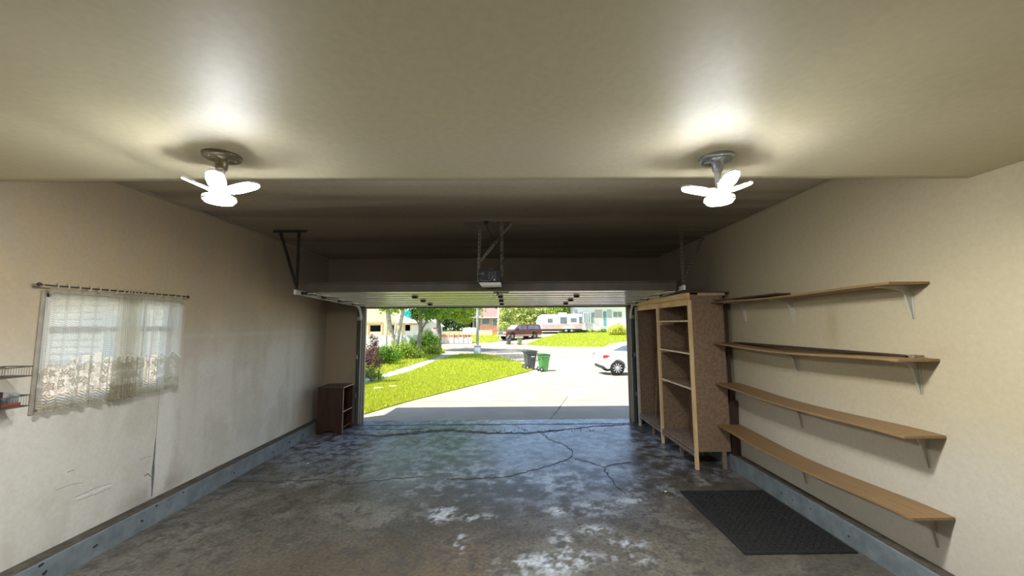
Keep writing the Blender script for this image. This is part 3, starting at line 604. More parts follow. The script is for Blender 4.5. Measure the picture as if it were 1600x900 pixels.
# wire rack on the left wall, cut by the edge of the view
wk = thing('wire_rack', (XL+.004, 2.4, 1.25), 'two-tier white wire rack on the left wall beside the window', 'rack')
M['wire'] = mat('wire_coat', (.16,.14,.11), (.1,.09,.07), 30, .5)
for z0, z1 in ((1.29, 1.36), (1.487, 1.55)):
    mb = MB(); x0, x1, ya, yb = .01, .19, -.45, .28; za, zb = z0-1.25, z1-1.25
    for z in (za, zb):
        mb.tube([(x0, ya, z), (x1, ya, z), (x1, yb, z), (x0, yb, z), (x0, ya, z)], .0035, 6, False)
    k = 0; y = ya
    while y < yb: mb.tube([(x0, y, zb), (x0, y, za), (x1, y, za), (x1, y, zb)], .0013, 4, False); y += .014
    for x in (.05, .09, .13): mb.tube([(x, ya, za), (x, yb, za)], .002, 5, False)
    mb.build('wire_basket', M['wire'], wk)
MB().box(.0, .006, -.3, -.288, -.03, .36).build('wall_strip', M['dark_steel'], wk)
bx = thing('dark_box', (XL+.10, 2.36, 1.295), 'long dark box lying in the lower tier of the wire rack', 'box'); MB().box(-.07, .07, -.20, .20, 0, .105).build('carton', mat('dark_card', (.03,.015,.018), (.05,.025,.02), 20, .5), bx, bevel=.003); MB().box(.0705, .072, -.18, .0, .02, .08).build('label_patch', mat('dull_red_label', (.10,.04,.045), None, 20, .5), bx)
pk = thing('small_packet', (XL+.10, 2.62, 1.295), 'small grey and red packet beside the dark box in the rack', 'packet'); MB().box(-.05, .05, -.045, .045, 0, .085).build('wrapper', mat('grey_wrap', (.35,.35,.34), (.05,.05,.05), 18, .4), pk, bevel=.012); MB().box(-.055, .055, -.06, .05, -.001, .02).build('red_band', mat('red_band', (.30,.05,.03), None, 10, .5), pk, bevel=.004)

# ---------------------------------------------------------------- dark wooden stand by the door
bc = thing('bookcase', (-3.02, 6.90, 0), 'small dark brown open bookcase beside the left door jamb', 'bookcase')
bx0, bx1, by0, by1, bz = -.21, .22, -.21, .20, .775
def side(y):
    pts = [(bx0, 0), (bx0+.07, 0), (bx0+.10, .03), (bx0+.15, .055), (0, .06), (bx1-.15, .055), (bx1-.10, .03), (bx1-.07, 0), (bx1, 0), (bx1, bz-.018), (bx0, bz-.018)]
    return MB().prism(pts, y, y+.018, 'Y').build('side_panel', M['walnut'], bc, bevel=.002)
side(by0); side(by1-.018)
for z, nm in ((.09, 'shelf'), (.35, 'shelf')):
    MB().box(bx0+.01, bx1-.004, by0+.018, by1-.018, z, z+.018).build(nm, M['walnut'], bc)
MB().box(bx0-.005, bx1+.01, by0-.012, by1+.012, bz-.018, bz).build('top', mat('worn_brown_top', (.09,.055,.04), (.055,.03,.02), 9, .45), bc, bevel=.002)
MB().box(bx0, bx0+.01, by0+.018, by1-.018, .09, bz-.02).build('back_panel', M['walnut'], bc)
for b in ((bx1+.0002, bx1+.0025, by0+.001, by0+.017, .02, bz-.02), (bx1+.0105, bx1+.0125, by0-.011, by1+.011, bz-.016, bz-.002), (bx1-.0035, bx1-.0015, by0+.02, by1-.02, .352, .366)):
    MB().box(*b).build('bare_edge', M['rawply'], bc)

# ---------------------------------------------------------------- tall storage cabinet of studs and hardboard
cx0, cx1, cy0, cy1, cH = 2.31, 2.755, 4.96, 7.10, 2.20
cab = thing('storage_cabinet', (2.53, 6.03, 0), 'tall open two-bay cabinet of pine studs and brown particle board', 'cabinet')
def cp(nm, b, mt, bevel=.002, label=None):
    return MB().box(b[0]-2.53, b[1]-2.53, b[2]-6.03, b[3]-6.03, b[4], b[5]).build(nm, mt, cab, bevel=bevel, label=label)
cym = 6.03
for y, z0 in ((cy0, 0), (cym, 0), (cy1-.04, 0)): cp('post', (cx0, cx0+.038, y, y+.04, z0, cH-.09), M['pine'] if y < 7 else mat('pale_post', (.62,.55,.45), (.5,.42,.33), 9, .6))
for y in (5.49, 6.52): cp('leg', (cx0+.045, cx0+.085, y, y+.04, 0, .20), M['oldpine'])
for y in (cy0+.01, 5.49, cym, 6.52, cy1-.05): cp('rear_leg', (2.66, 2.70, y, y+.04, 0, .22), M['oldpine'])
cp('side_panel', (cx0+.03, cx1, cy0+.002, cy0+.018, .215, cH-.02), M['board']); cp('side_panel', (cx0+.03, cx1, cy1-.02, cy1-.004, .12, cH-.02), M['board']); cp('divider', (cx0+.03, cx1-.01, cym+.012, cym+.028, .2, cH-.09), M['board'])
cp('back_panel', (cx1-.008, cx1, cy0+.02, cy1-.02, .2, cH-.02), M['board'], 0)
cp('top_rail', (cx0-.02, cx0+.018, cy0-.01, cy1+.02, cH-.065, cH+.0), M['pine_h'])
cp('under_rail', (cx0+.0385, cx0+.07, cy0+.03, cy1-.03, cH-.155, cH-.02), M['pine_h'])
cp('top_panel', (cx0-.03, 2.83, cy0-.02, cy1+.02, cH+.0005, cH+.014), mat('dark_top_sheet', (.10,.055,.035), (.14,.08,.05), 15, .7))
cp('top_batten', (cx0+.12, 2.78, cy0-.012, cy0+.0, cH-.035, cH-.001), M['rawply'])
cp('bottom_rail', (cx0+.004, cx0+.04, cy0+.042, cym-.002, .145, .19), M['oldpine']); cp('bottom_rail', (cx0+.004, cx0+.04, cym+.042, cy1-.042, .145, .19), M['oldpine'])
cp('bottom_shelf', (cx0+.002, cx1-.01, cy0+.042, cym-.001, .205, .221), mat('worn_deck', (.22,.15,.11), (.33,.24,.18), 14, .7, bump=.2)); cp('bottom_shelf', (cx0+.002, cx1-.01, cym+.042, cy1-.045, .205, .221), M['oldpine'])
for z in (1.83, 1.41, .965):
    cp('shelf', (cx0+.012, cx1-.01, cy0+.022, cym+.010, z, z+.016), mat('shelf_face', (.42,.30,.20), (.3,.2,.13), 14, .6))
    cp('shelf_edge', (cx0+.004, cx0+.0118, cy0+.041, cym-.001, z-.002, z+.020), mat('pale_edge', (.80,.64,.45), (.68,.52,.34), 12, .6))
    for y in (cy0+.041, cym-.014): cp('cleat', (cx0+.012, cx0+.25, y, y+.013, z-.045, z-.0035), M['pine'])
stk = thing('wooden_stick', (2.50, 6.78, .2212), 'thin pale stick leaning inside the left cabinet bay', 'stick'); MB().tube([(0, 0, .006), (.12, .11, 1.12)], .005, 6).build('rod', M['rawply'], stk)
MB().tube([(.12, .10, 1.12), (.13, .05, 1.14)], .004, 6).build('tip', M['rawply'], stk)
pbd = thing('pale_board', (2.44, 6.12, .2215), 'narrow pale board standing in the cabinet against the divider', 'board'); MB().box(0, .03, 0, .012, 0, .78).build('plank', M['rawply'], pbd, bevel=.001); MB().box(.04, .05, .004, .012, 0, .70).build('lath', M['rawply'], pbd)
dbd = thing('dark_board', (2.81, 4.94, .18), 'dark board standing on the curb between cabinet and right wall', 'board'); MB().box(-.045, .05, 0, .016, 0, .66).build('plank', M['shelf_dark'], dbd, bevel=.002); MB().box(-.03, .0, .02, .035, 0, 1.9).build('gap_shade', M['shelf_dark'], dbd, bevel=.001)  # the tall thin dark strip stands in for shade in the gap

# ---------------------------------------------------------------- four wall shelves with brackets
def sag(t, amt):   # t 0 near end .. 1 far end; dips between the brackets
    return -amt*math.sin(math.pi*min(1, max(0, (t-.05)/.95)))**1.5
def wall_shelf(z, yn, amt, label, k):
    sh = thing('wall_shelf', (XR, 3.75, z), label, 'shelf'); n = 26; y0, y1 = yn-3.75, 4.93-3.75; xf = -.285; xb = -.003; V = []
    for i in range(n+1):
        t = i/n; y = y0+(y1-y0)*t; d = sag(t, amt)
        V += [(xf, y, d), (xb, y, d), (xb, y, d+.018), (xf, y, d+.018)]
    Fc = [(i*4+j, i*4+(j+1)%4, i*4+4+(j+1)%4, i*4+4+j) for i in range(n) for j in range(4)]+[(3,2,1,0), (n*4,n*4+1,n*4+2,n*4+3)]
    MB().add(V, Fc).build('board', M['shelf'], sh, bevel=.0015)
    if k == 0:   # a dark strip lies on the back of the top shelf
        MB().box(-.29, -.14, 3.72-3.75, 4.83-3.75, .0185+sag(.7, amt)*.4, .030).build('dark_strip', M['shelf_dark'], sh, label='thin dark board lying on the top shelf')
    if k == 1: MB().box(-.10, -.01, 2.70-3.75, 4.8-3.75, .0185, .030).build('dark_strip', M['shelf_dark'], sh, label='thin dark board along the wall side'); MB().box(-.10, -.03, 2.66-3.75, 2.72-3.75, .0185, .036).build('wood_offcut', M['oldpine'], sh)
    for yb in ((2.73, 3.88, 4.68) if k == 0 else (2.73, 3.88)):
        t = (yb-3.75-y0)/(y1-y0); d = sag(t, amt); y = yb-3.75; hb = .232
        b = MB(); prof = [(-.002, d-.001), (-.25, d-.001), (-.255, d-.010), (-.14, d-.016), (-.075, d-.03), (-.05, d-.06), (-.015, d-hb), (-.002, d-hb)]
        b.prism(prof, y-.0015, y+.0015, 'Y')
        rim = [(-.25, d-.010), (-.14, d-.018), (-.075, d-.034), (-.05, d-.064), (-.013, d-hb)]
        for (xa, za), (xb_, zb_) in zip(rim[:-1], rim[1:]): b.bar((xa, y, za), (xb_, y, zb_), .003 if False else .012, .003, (0, 1, 0)) if False else b.bar((xa, y, za), (xb_, y, zb_), .003, .014, (0, 1, 0))
        b.box(-.25, -.002, y-.012, y+.012, d-.003, d-.0005); b.box(-.004, -.0005, y-.012, y+.012, d-hb, d); b.build('bracket', M['bracket'], sh)
    return sh
for k, (z, yn, amt, lb) in enumerate(((2.066, 2.60, .020, 'topmost tan board shelf on the right wall'), (1.545, 2.59, .030, 'second tan board shelf from the top on the right wall'), (1.046, 2.60, .030, 'third tan board shelf from the top on the right wall'), (.535, 2.60, .045, 'lowest tan board shelf on the right wall, above the black mat'))):
    wall_shelf(z, yn, amt, lb, k)

# ---------------------------------------------------------------- ribbed rubber mat
mtg = thing('rubber_mat', (0, 0, .002), 'black ribbed rubber mat on the floor below the wall shelves', 'mat')
MB().box(1.835, 2.735, 3.20, 4.35, 0, .008).build('mat_base', M['rubber'], mtg, bevel=.004)
mb = MB()
for b in ((1.84, 2.73, 3.205, 3.235), (1.84, 2.73, 4.315, 4.345), (1.84, 1.865, 3.235, 4.315), (2.705, 2.73, 3.235, 4.315)): mb.box(*b, .008, .011)
mb.build('border', M['rubber'], mtg)
ribs = MB(); nx_, ny_ = 27, 34
for i in range(nx_):
    for j in range(ny_):
        x = 1.872+i*(.83/nx_); y = 3.242+j*(1.07/ny_); o = (.5 if j % 2 else 0)*.83/nx_
        cxr, cyr = x+.008+o*.6, y+.012; a = .5 if (i+j) % 2 else -.5; dx, dy = .0115*math.cos(a), .0115*math.sin(a)
        ribs.bar((cxr-dx, cyr-dy, .011), (cxr+dx, cyr+dy, .011), .009, .008)
ro_ = ribs.build('rib_field', mat('mat_rib_rubber', (.014,.014,.014), (.022,.022,.02), 40, .75), mtg); ro_['kind'] = 'stuff'

# ================================================================ outdoors
M['concrete'] = mat('driveway_concrete', (.37,.315,.235), (.43,.37,.28), 1.3, .85, bump=.2, bscale=40)
M['street'] = mat('street_surface', (.34,.29,.22), (.41,.355,.275), .5, .9, stretch=(.3,1.6,1), bump=.2, bscale=30)
M['walk'] = mat('sidewalk_concrete', (.46,.43,.37), (.54,.50,.43), 1.5, .85)
M['soil'] = mat('lawn_soil', (.36,.43,.025), (.50,.55,.05), 3, .95)
M['grass'] = leafmat('grass_blades', (.35,.42,.022), (.62,.64,.07)); M['grass2'] = leafmat('far_grass', (.39,.46,.03), (.58,.61,.08))
M['yblind'] = mat('ground_far', (.30,.32,.16), (.35,.33,.25), .4, .95)
def gpoly(name, pts, dzv, th, mt, label=None):
    b = bmesh.new(); vs = [b.verts.new((x, y, 0)) for x, y in pts]; b.faces.new(vs); ys = [p[1] for p in pts]; y = min(ys)
    cuts = [c for c in GY if min(ys) < c < max(ys)]+list(np.arange(math.ceil(min(ys)), max(ys), 4.0))
    for c in cuts:
        bmesh.ops.bisect_plane(b, geom=b.verts[:]+b.edges[:]+b.faces[:], plane_co=(0, c, 0), plane_no=(0, 1, 0))
    bmesh.ops.triangulate(b, faces=b.faces[:]); r = bmesh.ops.extrude_face_region(b, geom=b.faces[:]); up = [v for v in r['geom'] if isinstance(v, bmesh.types.BMVert)]; ups = set(up)
    for v in b.verts: v.co.z = g(v.co.y)+dzv-(0 if v in ups else th)
    bmesh.ops.recalc_face_normals(b, faces=b.faces[:]); me = bpy.data.meshes.new(name); b.to_mesh(me); b.free(); me.materials.append(mt)
    o = bpy.data.objects.new(name, me); COL.objects.link(o); o['kind'] = 'structure'
    if label: o['label'] = label
    return o
ground = gpoly('ground', [(-70, 7.47), (80, 7.47), (80, 138), (-70, 138)], -.06, .3, M['yblind'])
P_ = lambda l: [gr(x, y) for x, y in l]
street = gpoly('street', [(-3.2, 8.0), (9, 8.0), (30, 14), (45, 42), (11.8, 40.3), (1.6, 41.6), (-.6, 43.0), (-.9, 56), (-5.0, 56), (-6.6, 44.0), (-11, 42), (-14, 36), (-6.2, 33.5), (-3.1, 33)], -.03, .02, M['street'])
lawn_pts = P_([(569,648),(592,641),(640,627),(700,612),(745,601),(780,592),(815,583),(836,577),(812,567),(790,561),(770,556),(745,553.5),(720,554),(700,558),(678,566),(644,580),(596,594.5),(569,602)])
drive = gpoly('driveway', [(-3.9, 7.47), (3.4, 7.47), (4.4, 16), (5.5, 24), (1.6, 24), P_([(836,577)])[0], P_([(780,592)])[0], P_([(700,612)])[0], P_([(640,627)])[0], P_([(592,641)])[0], (-3.9, 8.3)], -.005, .03, M['concrete'])
lawn = gpoly('lawn', lawn_pts, .03, .08, M['soil'], 'lawn between driveway and sidewalk')
walk = gpoly('sidewalk', P_([(569,605),(596,594.5),(644,580),(678,566),(700,558),(720,553.6),(712,550.5),(695,551),(678,560),(651,568),(606,582),(569,592)]), .0, .05, M['walk'])
verge = gpoly('verge', P_([(569,592),(606,582),(651,568),(678,560),(695,551),(690,545.5)])+[(-30, 34), (-30, 12)], .02, .06, M['soil'], 'shaded grass verge under the trees')
fl = gpoly('far_lawn', P_([(820,540),(845,542.5),(900,543),(975,542.5)])+[(26, 40.3), (26, 56), (7.3, 56)]+P_([(870,523),(846,529)]), .05, .1, M['soil'], 'sloping lawn of the white bungalow')
fl2 = gpoly('far_lawn_left', P_([(736,536),(762,535),(781,532.5),(778,527)])+[(-1.7, 55), (-9, 55), (-9, 47)], .04, .1, M['soil'], 'lawn strip by the pink-roofed house')
fdr = gpoly('far_driveway', P_([(788,540),(820,540),(846,529),(870,523)])+[(11.5, 58.8), (-1.0, 58.8)], .0, .05, M['concrete'], 'driveway with the pickup and trailer')
kb = []
for i, (a_, b_) in enumerate(zip(P_([(775,535),(790,540)]), P_([(790,540),(820,540.5)]))): pass
kp = P_([(820,540.6),(860,543.3),(900,543.8),(975,543.3)]); mb = MB()
for p, q in zip(kp[:-1], kp[1:]): mb.bar((p[0], p[1], g(p[1])+.02), (q[0], q[1], g(q[1])+.02), .18, .16)
struct('kerb', mb, M['walk'])
# driveway joints and the threshold strip
GF = lambda x, y: g(y)-.005
ribbon('joint', [gr(888,618), gr(872,640), gr(858,657)], .02, M['crack'], drive, GF, 80, jit=.004, sub=.2); ribbon('joint', [(-3.8, 7.53), (3.3, 7.53)], .03, M['crack'], drive, GF, 81, jit=.01)
ribbon('joint', [(-3.0, 9.9), (3.9, 10.0)], .012, M['crack'], drive, GF, 82, jit=.004, sub=.3)
ribbon('tar_seam', [gr(838,597), gr(885,603), gr(935,606), gr(978,611)], .05, mat('tar_seam', (.16,.13,.10), (.25,.21,.17), 8, .8), drive, GF, 83, jit=.03, sub=.3)
ribbon('tar_seam', [gr(900,582), gr(945,588), gr(980,590)], .06, M['crack'], street, lambda x, y: g(y)-.03, 84, jit=.03, sub=.3)

# grass blades
def inpoly(x, y, P):
    c = np.zeros(len(x), bool); n = len(P); j = n-1
    for i in range(n):
        xi, yi = P[i]; xj, yj = P[j]; k = ((yi > y) != (yj > y)) & (x < (xj-xi)*(y-yi)/((yj-yi) or 1e-9)+xi); c ^= k; j = i
    return c
def blades(name, P, n, hgt, wid, mt, label, near_bias=True, zoff=.03, ylim=None):
    xs = [p[0] for p in P]; ys = [p[1] for p in P]; k = n*4; u = rng.random(k)
    y0, y1 = min(ys), min(max(ys), ylim or 1e9); y = y0*(y1/y0)**u if near_bias else y0+(y1-y0)*u
    x = min(xs)+(max(xs)-min(xs))*rng.random(k)
    if near_bias: x = (rng.random(k)*(.52)-.38)*y
    m_ = inpoly(x, y, P); x = x[m_][:n]; y = y[m_][:n]; n = len(x); sc = (y/y0)**.8 if near_bias else np.ones(n)
    a = rng.random(n)*6.28; h = hgt*(.6+.7*rng.random(n))*sc**.35; w = wid*sc; z = np.interp(y, GY, GZ)+zoff-.01; lx = (rng.random(n)-.5)*h*.8; ly = (rng.random(n)-.5)*h*.8
    A_ = np.stack([x-w*np.cos(a), y-w*np.sin(a), z], -1); B_ = np.stack([x+w*np.cos(a), y+w*np.sin(a), z], -1); T = np.stack([x+lx, y+ly, z+h], -1)
    V = np.stack([A_, B_, T], 1).reshape(-1, 3); o = big(name, V, np.arange(3*n).reshape(-1, 3), mt); tag(o, label, 'grass', kind='stuff'); return o
blades('grass', lawn_pts, 60000, .07, .010, M['grass'], 'bright green grass of the lawn beside the driveway')
blades('grass', P_([(569,592),(606,582),(651,568),(678,560),(695,551),(690,545.5)])+[(-14, 34), (-14, 13)], 16000, .14, .02, M['grass'], 'taller grass of the verge under the trees')
blades('grass', P_([(820,540),(845,542.5),(900,543),(975,542.5)])+[(16, 42), (16, 56), (7.3, 56)]+P_([(870,523),(846,529)]), 26000, .10, .05, M['grass2'], 'sunlit grass sloping up to the white bungalow', False, .05)
blades('grass', P_([(736,536),(762,535),(781,532.5),(778,527)])+[(-1.7, 55), (-9, 55), (-9, 47)], 5000, .12, .05, M['grass2'], 'grass strip before the pink-roofed house', False, .04)
for px, py, s in ((591,610,.17), (615,607,.14)):  # pale dry spots in the lawn, modelled as low discs
    x, y = gr(px, py); o = thing('dry_spot', (x, y, g(y)+.04), 'pale dry stone in the lawn, %s' % ('nearer the left door jamb' if px < 600 else 'farther from the left door jamb'), 'spot')
    b = MB(); b.prism([(s*math.cos(t)*(1+.2*math.sin(3*t+px)), s*.8*math.sin(t)) for t in np.linspace(0, 6.28, 11)[:-1]], -.03, .05, 'Z'); b.build('spot', mat('pale_dry_spot', (.48,.45,.30), (.40,.38,.22), 9, .95), o, bevel=.02)

# trees
def leaves(name, blobs, n, size, mt, parent, seed=1, shell=.55):
    q = np.random.default_rng(seed); w = np.array([b[3]*b[4]*b[5] for b in blobs])**.67; w = w/w.sum(); V = []; 
    for bl, f_ in zip(blobs, w):
        k = max(8, int(n*f_)); d = q.normal(size=(k, 3)); d /= np.linalg.norm(d, axis=1)[:, None]; r = (shell+(1-shell)*q.random(k)**.6)*(.82+.36*q.random(k))
        # clumps
        c = q.normal(size=(max(4, k//40), 3)); c /= np.linalg.norm(c, axis=1)[:, None]; pick = q.integers(0, len(c), k); d = d*.45+c[pick]*.75; d /= np.linalg.norm(d, axis=1)[:, None]; r = r*(.75+.4*q.random(len(c))[pick])
        P = np.array(bl[:3])+d*r[:, None]*np.array(bl[3:6]); a = q.normal(size=(k, 3)); a /= np.linalg.norm(a, axis=1)[:, None]; b_ = np.cross(a, q.normal(size=(k, 3))); b_ /= np.linalg.norm(b_, axis=1)[:, None]
        s = size*(.6+.8*q.random(k))[:, None]; V.append(np.stack([P-a*s, P-b_*s*.55, P+a*s, P+b_*s*.55], 1).reshape(-1, 3))
    V = np.concatenate(V); o = big(name, V, np.arange(len(V)).reshape(-1, 4), mt, parent); o['kind'] = 'stuff'; return o
M['bark'] = mat('grey_bark', (.30,.27,.22), (.14,.12,.10), 9, .9, stretch=(1,1,.3), bump=.5); M['birchbark'] = mat('pale_bark', (.55,.52,.46), (.30,.27,.23), 6, .85, stretch=(1,1,2.5), bump=.4)
G1 = leafmat('leaf_deep', (.06,.17,.012), (.24,.40,.04)); G2 = leafmat('leaf_bright', (.20,.36,.03), (.52,.60,.10)); G3 = leafmat('leaf_pale', (.38,.48,.09), (.72,.74,.28)); GP = leafmat('leaf_purple', (.12,.04,.05), (.36,.20,.18)); GD = leafmat('leaf_spruce', (.04,.10,.025), (.13,.22,.08))
GYL = leafmat('leaf_yellow', (.52,.58,.06), (.80,.78,.22))
def tree(name, x, y, trunks, blobs, n, size, mt, bark, label, cat='tree', seed=1, zb=None):
    z = g(y) if zb is None else zb; t = thing(name, (x, y, z), label, cat)
    for pts, r0, r1 in trunks:
        k = len(pts); MB().tube(pts, [r0+(r1-r0)*i/(k-1) for i in range(k)], 9).build('trunk', bark, t)
    if blobs: leaves('foliage', blobs, n, size, mt, t, seed)
    return t
bx_, by_ = gr(617, 563)
tree('birch_tree', bx_, by_, (([(0,0,-.1),(-.03,0,.7),(-.20,.1,1.4),(-.50,.1,2.6),(-.68,.1,4.2),(-1.0,0,6)], .26, .12), ([(.0,.05,.5),(.10,0,1.2),(.22,.0,2.0),(.48,0,3.3),(.75,0,5.5)], .20, .09), ([(.05,.0,1.2),(-.02,.1,1.7),(.03,.1,2.2)], .08, .03)),
     [(-1.2,.5,6.4,2.6,2.2,1.9),(1.0,.5,6.8,2.2,2.2,2.0),(0,-1,7.6,2.2,2,1.8),(-.4,0,3.9,.9,.8,.6)], 9000, .11, G2, M['birchbark'], 'pale-barked birch with two forked trunks beside the hoarding', seed=3)
x2, y2 = gr(655, 562)
tree('leafy_tree', x2, y2, (([(0,0,-.1),(-.06,0,1.0),(.05,0,2.0),(.0,.1,3.2),(.1,.1,5)], .17, .10), ([(.02,0,1.9),(.4,.1,2.6),(1.0,.1,3.4)], .08, .04), ([(0,0,2.4),(-.5,0,3.2)], .06, .03)),
     [(.3,.2,4.2,2.0,1.8,1.3),(1.5,.2,4.0,1.7,1.6,1.1),(.2,0,3.2,1.0,.9,.55),(1.1,.3,3.15,.9,.9,.5),(-.6,.3,5.4,1.9,1.8,1.6),(1.6,-.6,7.2,3.0,2.4,1.7),(3.2,.5,6.6,2.2,2.2,1.4),(3.2,-2.8,7.4,2.8,2.2,1.5)], 12000, .085, G1, M['bark'], 'dark green tree with a slim grey trunk right of the birch', seed=5)
x3, y3 = gr(685, 548.5)
tree('leafy_tree', x3, y3, (([(0,0,-.1),(.05,0,1.5),(-.05,0,3),(.1,0,5)], .27, .16), ([(0,0,2.6),(1.2,0,3.6),(2.4,0,4.3)], .11, .05)),
     [(.9,0,4.5,2.6,2.2,1.3),(2.5,0,4.0,1.7,1.6,1.2),(2.3,-.3,3.1,1.0,1.0,.7),(-.3,0,5.6,2.5,2.2,1.6),(.4,0,3.4,1.2,1.0,.5),(1.5,0,3.35,1.1,1.0,.5),(2.5,-2.5,7.4,3.2,2.6,1.7)], 13000, .10, G2, M['bark'], 'broad bright green tree with a thick trunk at the street corner', seed=7)
def bush(px, py, w, h, label, mt=G2, n=2600, size=.06, d=0, nm='bush', seed=1, cat='bush'):
    x, y = gr(px, py); y += d; x *= y/(y-d); r = random.Random(seed)
    t = thing(nm, (x, y, g(y)), label, cat)
    for _ in range(4): MB().tube([(r.uniform(-.1,.1), 0, 0), (r.uniform(-w*.5, w*.5), r.uniform(-.2,.2), h*.7)], [.02, .008], 5).build('stem', M['bark'], t)
    leaves('foliage', [(-w*.30,0,h*.42,w*.30,w*.3,h*.42),(w*.25,.1,h*.38,w*.32,w*.3,h*.38),(0,0,h*.55,w*.28,w*.3,h*.42)], n, size, mt, t, seed, .2); return t
bush(601, 572, 1.9, 1.35, 'dark green bush left of the birch trunk', G1, 3200, seed=11); bush(633, 563, 1.9, 1.55, 'yellow-green bush between the birch and the slim tree', G2, 3400, seed=12)
bush(646, 560, .8, 1.8, 'upright bright green shrub behind the slim tree trunk', G2, 1400, d=1.5, seed=15)
bush(669, 554, 2.0, 2.2, 'leafy bush between the slim tree and the thick tree', G1, 3600, d=1, seed=13); bush(676, 556, 1.2, .9, 'low shrub at the foot of the thick tree', G2, 1500, seed=14)
bush(590, 570, 1.3, .9, 'low bush by the purple sapling', G2, 1600, seed=16)
# purple sapling and its stakes
xs_, ys_ = gr(580, 600)
tree('purple_sapling', xs_, ys_, (([(0,0,-.05),(.01,0,.6),(.03,0,1.3),(.0,0,1.8)], .018, .008), ([(.0,0,.8),(.2,0,1.2)], .010, .005), ([(0,0,.7),(-.2,.1,1.1)], .010, .005)),
     [(.02,0,1.05,.32,.3,.55),(.18,0,.85,.25,.25,.3),(-.18,.05,.9,.25,.25,.4),(-.02,0,1.5,.2,.2,.35)], 1900, .035, GP, M['bark'], 'young purple-leaved sapling just inside the left jamb view', 'sapling', seed=21)
bush(579, 598, .9, .62, 'low yellow-green growth under the purple sapling', G2, 900, .04, d=.6, seed=22)
xk, yk = gr(591.5, 599); sk = thing('garden_stake', (xk, yk, g(yk)), 'thin dark stake standing by the purple sapling', 'stake'); MB().tube([(0,0,-.1),(.01,0,1.0)], .014, 6).build('rod', M['dark_steel'], sk); MB().tube([(-.22,.1,-.1),(-.22,.1,.55)], .01, 6).build('rod', M['dark_steel'], sk)

# light pole with its cabinet base
xp, yp = gr(746, 553); lp = thing('light_pole', (xp, yp, g(yp)+.03), 'grey steel light pole with a boxy base at the lawn tip', 'light pole')
MB().box(-.28, .28, -.28, .28, 0, .62).build('base_box', mat('blue_grey_paint', (.42,.48,.52), (.36,.41,.45), 3, .6), lp, bevel=.02); MB().box(-.31, .31, -.31, .31, .62, .66).build('base_cap', M['galv'], lp, bevel=.01)
MB().tube([(0,0,.6),(0,0,3),(0,0,7.5)], [.13, .10, .07], 14).build('shaft', mat('pole_grey', (.50,.52,.52), (.44,.46,.46), 3, .5), lp); MB().tube([(0,0,7.4),(.3,0,7.8),(1.5,0,7.9)], .04, 8).build('arm', M['galv'], lp); MB().box(1.4, 2.0, -.12, .12, 7.83, 7.97).build('lamp_head', M['galv'], lp, bevel=.03)
xq, yq = gr(779, 527); p2 = thing('utility_post', (xq, yq, g(yq)), 'slim white post beside the pink-roofed house', 'post'); MB().tube([(0,0,0),(0,0,5)], .09, 8).build('shaft', M['white'], p2); MB().box(-.12, .12, -.12, .12, 5, 5.1).build('cap', M['white'], p2)

# wheelie bins
def cart(x, y, h, w, rz, mt, lid, label, n_lab=True, zo=0):
    t = thing('wheelie_bin', (x, y, g(y)+zo), label, 'bin', rz); t.scale = (.84, 1, 1); s = h/1.06
    b = MB(); a0, a1 = w*.38, w*.50
    b.add([(-.24*s,-a0,.05*s),(.22*s,-a0,.03*s),(.22*s,a0,.03*s),(-.24*s,a0,.05*s),(-.32*s,-a1,.93*s),(.36*s,-a1,.93*s),(.36*s,a1,.93*s),(-.32*s,a1,.93*s)], [(0,3,2,1),(4,5,6,7),(0,1,5,4),(1,2,6,5),(2,3,7,6),(3,0,4,7)]); b.build('body', mt, t, bevel=.03*s)
    MB().box(-.34*s, .38*s, -a1-.015, a1+.015, .84*s, .90*s).build('rim_band', mt, t, bevel=.012)
    MB().prism([(-.36*s,.925*s),(.41*s,.925*s),(.42*s,.955*s),(.30*s,.995*s),(-.30*s,1.03*s),(-.37*s,.99*s)], -a1-.02, a1+.02, 'Y').build('lid', lid, t, bevel=.012)
    MB().tube([(-.36*s,-a1*.8,.90*s),(-.47*s,-a1*.8,.95*s),(-.47*s,a1*.8,.95*s),(-.36*s,a1*.8,.90*s)], .02, 8).build('handle', lid, t)
    for sy in (-1, 1):
        wl_ = MB().lathe((-.27*s, sy*(a0+.03), .13*s), [(.03,-.03),(.125*s,-.03),(.13*s,0),(.125*s,.03),(.03,.03)], 18, 'Y').build('wheel', M['rubber'], t); MB().lathe((-.27*s, sy*(a0+.03), .13*s), [(.0,-.034),(.07*s,-.034),(.07*s,.034),(0,.034)], 14, 'Y').build('hub', M['print'], wl_)
    MB().tube([(-.27*s,-a0-.03,.13*s),(-.27*s,a0+.03,.13*s)], .012, 6).build('axle', M['dark_steel'], t)
    MB().box(-.02*s, .20*s, -a1*.90-.012, -a1*.90+.01, .66*s, .80*s).build('label_plate', M['white'] if n_lab else mt, t)
    for k in (-.08, .12): MB().add([(k*s,-a0-.004,.1*s),((k+.03)*s,-a0-.004,.1*s),((k+.04)*s,-a1*.95,.62*s),((k-.01)*s,-a1*.95,.62*s),(k*s,-a0+.03,.1*s),((k+.03)*s,-a0+.03,.1*s),((k+.04)*s,-a1*.7,.62*s),((k-.01)*s,-a1*.7,.62*s)], [(0,1,2,3),(7,6,5,4),(0,4,5,1),(1,5,6,2),(2,6,7,3),(3,7,4,0)]).build('rib', mt, t)
    return t
M['bin_grey'] = mat('charcoal_plastic', (.075,.075,.085), (.10,.10,.11), 5, .5); M['bin_green'] = mat('green_plastic', (.07,.26,.06), (.10,.32,.09), 5, .45); M['bin_green_dark'] = mat('green_lid_plastic', (.06,.17,.04), None, 5, .5)
